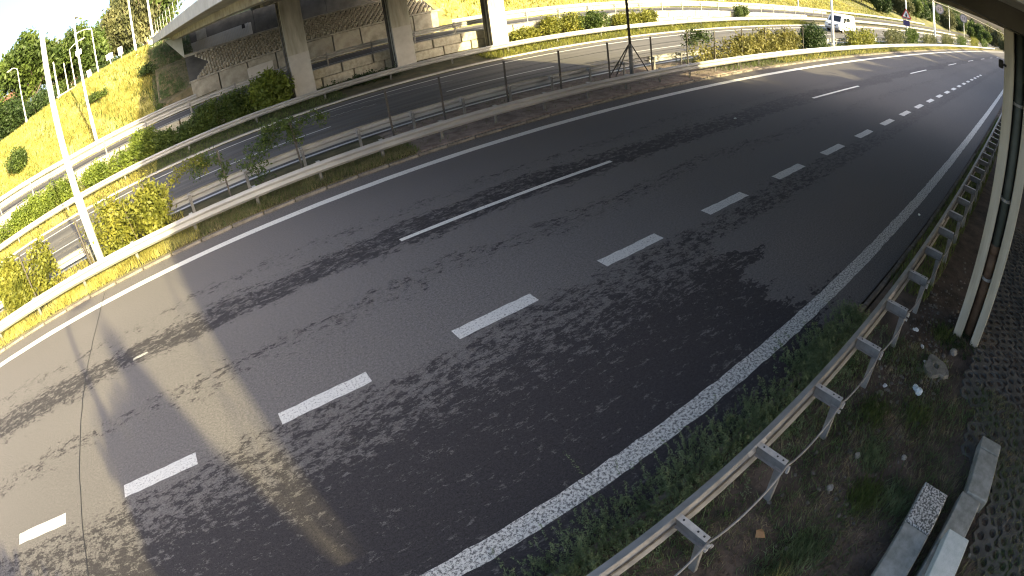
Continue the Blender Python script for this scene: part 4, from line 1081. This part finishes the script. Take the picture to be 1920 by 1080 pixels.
# ------------------------------------------------------------------ left bank, plateau and what stands on it
bz = lambda s, d: zbank(s, d)
def bank_grass(n, ss, dd, h, w, m, name, label, clump=None): blades(n, ss, dd, bz, h, w, m, name, .7, clump=clump, label=label)
bank_grass(110000, (-32, -3.0), (38.8, 50), .38, .022, M_BLADED, 'grass', 'tall dry yellow grass on the sunlit bank', .9)
bank_grass(5000, (-32, -1.6), (38.8, 49), .5, .05, M_LEAFG, 'grass', 'darker green weed clumps scattered over the sunlit bank', .8)
bank_grass(34000, (-32, -2.9), (38.8, 50), .32, .026, M_LEAFY, 'grass', 'fresh yellow-green weeds in the dry grass of the bank', 1.3)
bank_grass(12000, (-3.1, .6), (38.8, 48), .25, .025, M_BLADEN, 'grass', 'shaded grass on the bank beside the abutment')  # duller blades carry the deck's shade in their colour
shrub(V(-15.6, 41.0, 3.3), 1.3, 1.0, 1.9, 'dark green round bush on the yellow bank at the left edge', M_LEAFG, n=300, ls=.12, seed=51)
shrub(V(-3.35, 43.5, 5.3), .55, .5, .7, 'small dark shrub high on the yellow bank near the bridge', M_LEAFD, n=80, ls=.10, seed=52)
shrub(V(-7.8, 43.6, 5.2), .9, .5, .6, 'low green scrub below the crest by the second white post', M_LEAFG, n=90, ls=.10, seed=53)
shrub(V(-2.3, 39.0, 1.9), .5, .4, .9, 'small green shrub at the bank foot by the shadow edge', M_LEAFG, n=90, ls=.08, seed=54)
PZ = 6.9
def P(az, rho, z=PZ): return polar(az, rho, z)
tree(P(107.3, 66), 10.2, 7.4, 'broad green tree farthest left behind the bank', M_LEAFG, 0, 'trees behind the yellow bank', ncl=700)
tree(P(103.3, 72), 9.2, 4.6, 'narrow upright tree between the white lamp posts', M_LEAFO, 1, 'trees behind the yellow bank')
tree(P(100.6, 70), 8.8, 6.4, 'bushy tree right of the second white post', M_LEAFG, 2, 'trees behind the yellow bank', ncl=700)
tree(P(98.2, 74), 10.8, 6.4, 'taller olive tree in the middle of the tree row', M_LEAFO, 3, 'trees behind the yellow bank', ncl=700)
tree(P(96.0, 78), 13.5, 6.0, 'tall tree left of the pale tower block', M_LEAFG, 1, 'trees behind the yellow bank', ncl=700)
tree(P(93.6, 70), 13, 5.0, 'slim tree against the tower block', M_LEAFO, 2, 'trees behind the yellow bank', ncl=500)
tree(P(91.2, 72), 13, 7.0, 'tree rising above the end of the bridge', M_LEAFG, 0, 'trees behind the yellow bank', ncl=700)
tree(P(113.2, 70), 6.6, 7.5, 'dark tree at the left edge in front of the orange house', M_LEAFG, 3, 'trees behind the yellow bank')
tree(P(110.6, 58), 3.6, 4.6, 'low dark bushy tree at the left bank crest', M_LEAFD, 1, 'trees behind the yellow bank', clear=.05)
tree(P(116.5, 60), 6.5, 7.5, 'tree just entering the picture at the far left', M_LEAFG, 2, 'trees behind the yellow bank')
for az, rho, h in ((100.3, 60, 2.2), (97.4, 58, 1.8), (103.6, 62, 2.2), (95.8, 62, 2.0), (106, 56, 1.5)):
    pass
# dark hedge line under the trees
for i, (az, rho, rx, h, lab) in enumerate(((101.9, 64, 2.4, 2.0, 'dark hedge under the trees between the two white posts'), (99.0, 62, 2.6, 1.9, 'dark hedge under the trees right of the second white post'), (96.0, 60, 2.2, 2.0, 'dark hedge where the tree row meets the tower block'))):
    shrub(P(az, rho), rx, .8, h, lab, M_LEAFD, n=200, ls=.16, seed=60 + i, group='hedges behind the bank', rz=math.radians(az + 90))
lamp_post(P(99.75, 52), 5.3, .10, 'white street lamp with a curved arm above the bank crest, middle', arm=1.3, az=175, group='street lamps on the plateau')
lamp_post(P(102.6, 57), 5.0, .09, 'curved street lamp between the two tall white posts', arm=1.3, az=0, group='street lamps on the plateau')
lamp_post(P(103.5, 54), 3.6, .09, 'short pale post beside the curved lamp', arm=0, head=False, group='street lamps on the plateau')
lamp_post(P(104.7, 50), 3.8, .13, 'thick white post right of the nearest lamp post', arm=0, head=False, group='street lamps on the plateau')
lamp_post(P(109.1, 52), 5.4, .08, 'thin street lamp at the left end of the bank', arm=.6, az=180, group='street lamps on the plateau')
lamp_post(P(95.2, 56), 8.0, .16, 'wide white post in front of the tower block', arm=0, head=False, group='street lamps on the plateau')
lamp_post(P(93.1, 52), 7.0, .16, 'white post standing just left of the bridge edge', arm=.8, az=0, group='street lamps on the plateau')
def street_sign(az, rho, h, label, kind=0):
    t = thing('street_sign', P(az, rho), label, 'sign', 'small signs along the bank crest')
    MB().tube([(0, 0, -.2), (0, 0, h)], .05, 6).build('pole', M_WHITEP, t)
    MB().box((0, -.07, h - .35), (.75 if kind == 0 else .5, .04, .55 if kind == 0 else .8)).build('plate', M_SWH, t)
street_sign(98.2, 52, 2.1, 'bent pale sign frame on the bank crest', 0)
street_sign(96.9, 53, 2.2, 'small pale sign farther right on the bank crest', 1)
street_sign(100.8, 55, 1.6, 'low white sign beside the second tall white post', 1)
street_sign(101.6, 58, 4.6, 'tall sign panel in front of the trees', 0)
# crest parapet of the street
pk = MB()
pk.tube([P(a, 51.5, PZ + .55) for a in (99.5, 102, 105)], .07, 5)
tag(pk.build('handrail', M_WHITEP, base=P(102, 51.5)), 'pale handrail along the street above the bank', 'railing')
# buildings
def building(name, loc, rz, w, dpt, h, label, mw, mr, roofh=2.2, rows=2, cols=3, flat=False, cat='house'):
    t = thing(name, loc, label, cat, rz=rz)
    MB().box((0, 0, h / 2 - .5), (w, dpt, h + 1)).build('wall', mw, t)
    if flat: MB().box((0, 0, h + .2), (w + .4, dpt + .4, .35)).build('roof', mr, t)
    else:
        MB().add([(-w / 2 - .4, -dpt / 2 - .4, h), (w / 2 + .4, -dpt / 2 - .4, h), (w / 2 + .4, dpt / 2 + .4, h), (-w / 2 - .4, dpt / 2 + .4, h), (-w / 2, 0, h + roofh), (w / 2, 0, h + roofh)], [(0, 1, 5, 4), (2, 3, 4, 5), (1, 2, 5), (3, 0, 4), (3, 2, 1, 0)]).build('roof', mr, t)
    fm = None
    for r in range(rows):
        for c in range(cols):
            x = -w / 2 + (c + .5) * w / cols; z = (r + .55) * h / rows
            if fm is None:
                f = MB().box((0, 0, 0), (1.15, .12, 1.45)).build('window', M_SWH, t); fm = f.data; gp = MB().box((0, -.04, 0), (.95, .08, 1.25)).build('pane', M_GLASS, f); gm = gp.data
            else: f = link('window', fm, t); link('pane', gm, f)
            f.location = (x, -dpt / 2 - .03, z)
    return t
building('house', P(112.4, 78, PZ - .5), math.radians(22), 9, 8, 3.6, 'small white house with an orange tiled roof at the left edge', mat('house_wall', (.62, .58, .54), rough=.9), mat('orange_tiles', (.50, .20, .10), (.62, .30, .17), rough=.9, scale=4), 3.2, 1, 3)
building('tower_block', P(94.6, 120, PZ), math.radians(5), 9, 9, 20, 'pale tower block between the trees left of the bridge', mat('pale_render', (.68, .68, .66), (.76, .75, .72), rough=.9), M_CONC2, rows=7, cols=4, flat=True, cat='tower block')
building('brick_building', P(102.6, 98, PZ), math.radians(12), 10, 8, 5, 'dark red brick building behind the trees, between the white posts', mat('dark_brick', (.14, .05, .045), (.20, .08, .07), rough=.9, scale=3), M_CONCD, rows=2, cols=4, flat=True, cat='building')

# ------------------------------------------------------------------ right hillside
bank_grass(60000, (20, 110), (38.9, 60), .42, .04, M_BLADED, 'grass', 'dry yellow grass on the far hillside', .5)
bank_grass(26000, (20, 140), (38.9, 62), .40, .06, M_LEAFY, 'grass', 'yellow-green growth on the far hillside', .7)
rt = np.random.default_rng(5)
mats_ = [M_LEAFG, M_LEAFO, M_LEAFG, M_LEAFD]
def WOOD(i, d): return 'broadleaf tree in the %s of the wood on the far hillside' % ('front row' if d < 52 else 'back rows')
desc = ['olive', 'dark green', 'mid green', 'pale green', 'dense', 'loose crowned', 'rounded', 'narrow']
spots = []
for i in range(54):
    s = 58 + i * 4.6 + rt.uniform(-3, 3)
    dmin = np.interp(s, [58, 75, 95, 130, 200, 320], [56, 50, 46.5, 43, 40, 36])
    d = dmin + abs(rt.normal(0, 5)) + (i % 3) * 5
    spots.append((s, d))
for i, (s, d) in enumerate(spots):
    h = rt.uniform(6.5, 9.5) if d < 56 else rt.uniform(8, 12)
    t = tree(V(s, d, float(zbank(s, d)) - .1), h, h * rt.uniform(.62, .85), WOOD(i, d), mats_[i % 4], i % 4, 'trees of the wood on the far hillside', clear=.08, ncl=520)
for i, (s, d, h) in enumerate(((200, 22, 5), (222, 15, 6), (245, 8, 7), (262, 2, 8), (285, -4, 9), (240, 20, 9), (270, 12, 10), (300, 4, 11), (215, 28, 7), (330, -8, 12))):
    tree(V(s, d, .2), h, h * .95, 'broadleaf tree closing the view at the end of the road', mats_[i % 4], (i + 1) % 4, 'trees closing the view at the end of the road', clear=.03)
# pale outcrop and steps on the hillside
stp = thing('stairway', V(57.5, 44.0, float(zbank(57.5, 44)) + .1), 'narrow pale stairway climbing the yellow hillside', 'stairs'); m_s = None
for k in range(12):
    if m_s is None: o = MB().box((0, 0, 0), (1.3, .42, .25)).build('step', M_CONC2, stp); m_s = o.data
    else: o = link('step', m_s, stp)
    dd = 41.0 + k * .5; o.location = V(57.5, dd, float(zbank(57.5, dd)) + .1) - Vector(stp.location)

# ------------------------------------------------------------------ near-side trees past the bridge: they shade the right part of the road
for i in range(30):
    s = 22.5 + i * 4.2 + rt.uniform(-.8, .8); d = -9.5 + rt.uniform(-.6, .6)
    zt_ = (8.4, 9.3, 8.1, 9.8)[i % 4] + rt.uniform(-.25, .25) if i > 2 else 9.0
    if 3 <= i <= 6: zt_ = min(zt_, 8.8)
    zg_ = float(znear(s, d)) - .3
    tree(V(s, d, zg_), zt_ - zg_, rt.uniform(5.4, 6.6), 'roadside tree on the near slope past the bridge', mats_[i % 4], i % 4, 'roadside trees on the near slope', clear=.02)
# behind the camera: unseen trees added to cast shadow bands on the carriageway, and a lamp post
tree(V(2.0, -6.8, 0), 5.9, 1.35, 'slim poplar-shaped shadow caster added behind the camera beside a lamp post', M_LEAFG, 1, 'trees added behind the camera for their shadows', clear=.03, ncl=1100, ls=.17)
tree(V(5.27, -13.2, 0), 9.8, .85, 'tall thin poplar added behind the camera near the bridge edge for its shadow', M_LEAFG, 2, 'trees added behind the camera for their shadows', clear=.03, ncl=1100, ls=.17)
tree(V(-2.7, -5.3, 0), 5.0, 2.7, 'bushy tree added behind the camera for its shadow', M_LEAFG, 3, 'trees added behind the camera for their shadows', clear=.03, ncl=1100, ls=.17)
lamp_post(V(1.75, -6.8, 0), 8.0, .11, 'lamp post behind the camera beside the slim shadow caster', arm=.5, az=20)
# low scrub closing the gap under the left trees
for i, (az, rho) in enumerate(((105.5, 62), (108.2, 60), (110.8, 62), (113.5, 60))):
    shrub(P(az, rho), 3.4, 1.0, 2.6, ('olive scrub under the big left tree', 'dark scrub beside the thin street lamp', 'green scrub in front of the orange roof', 'scrub at the far left end of the crest')[i], (M_LEAFG, M_LEAFD)[i % 2], n=320, ls=.16, seed=80 + i, group='scrub along the bank crest', rz=math.radians(az + 90))
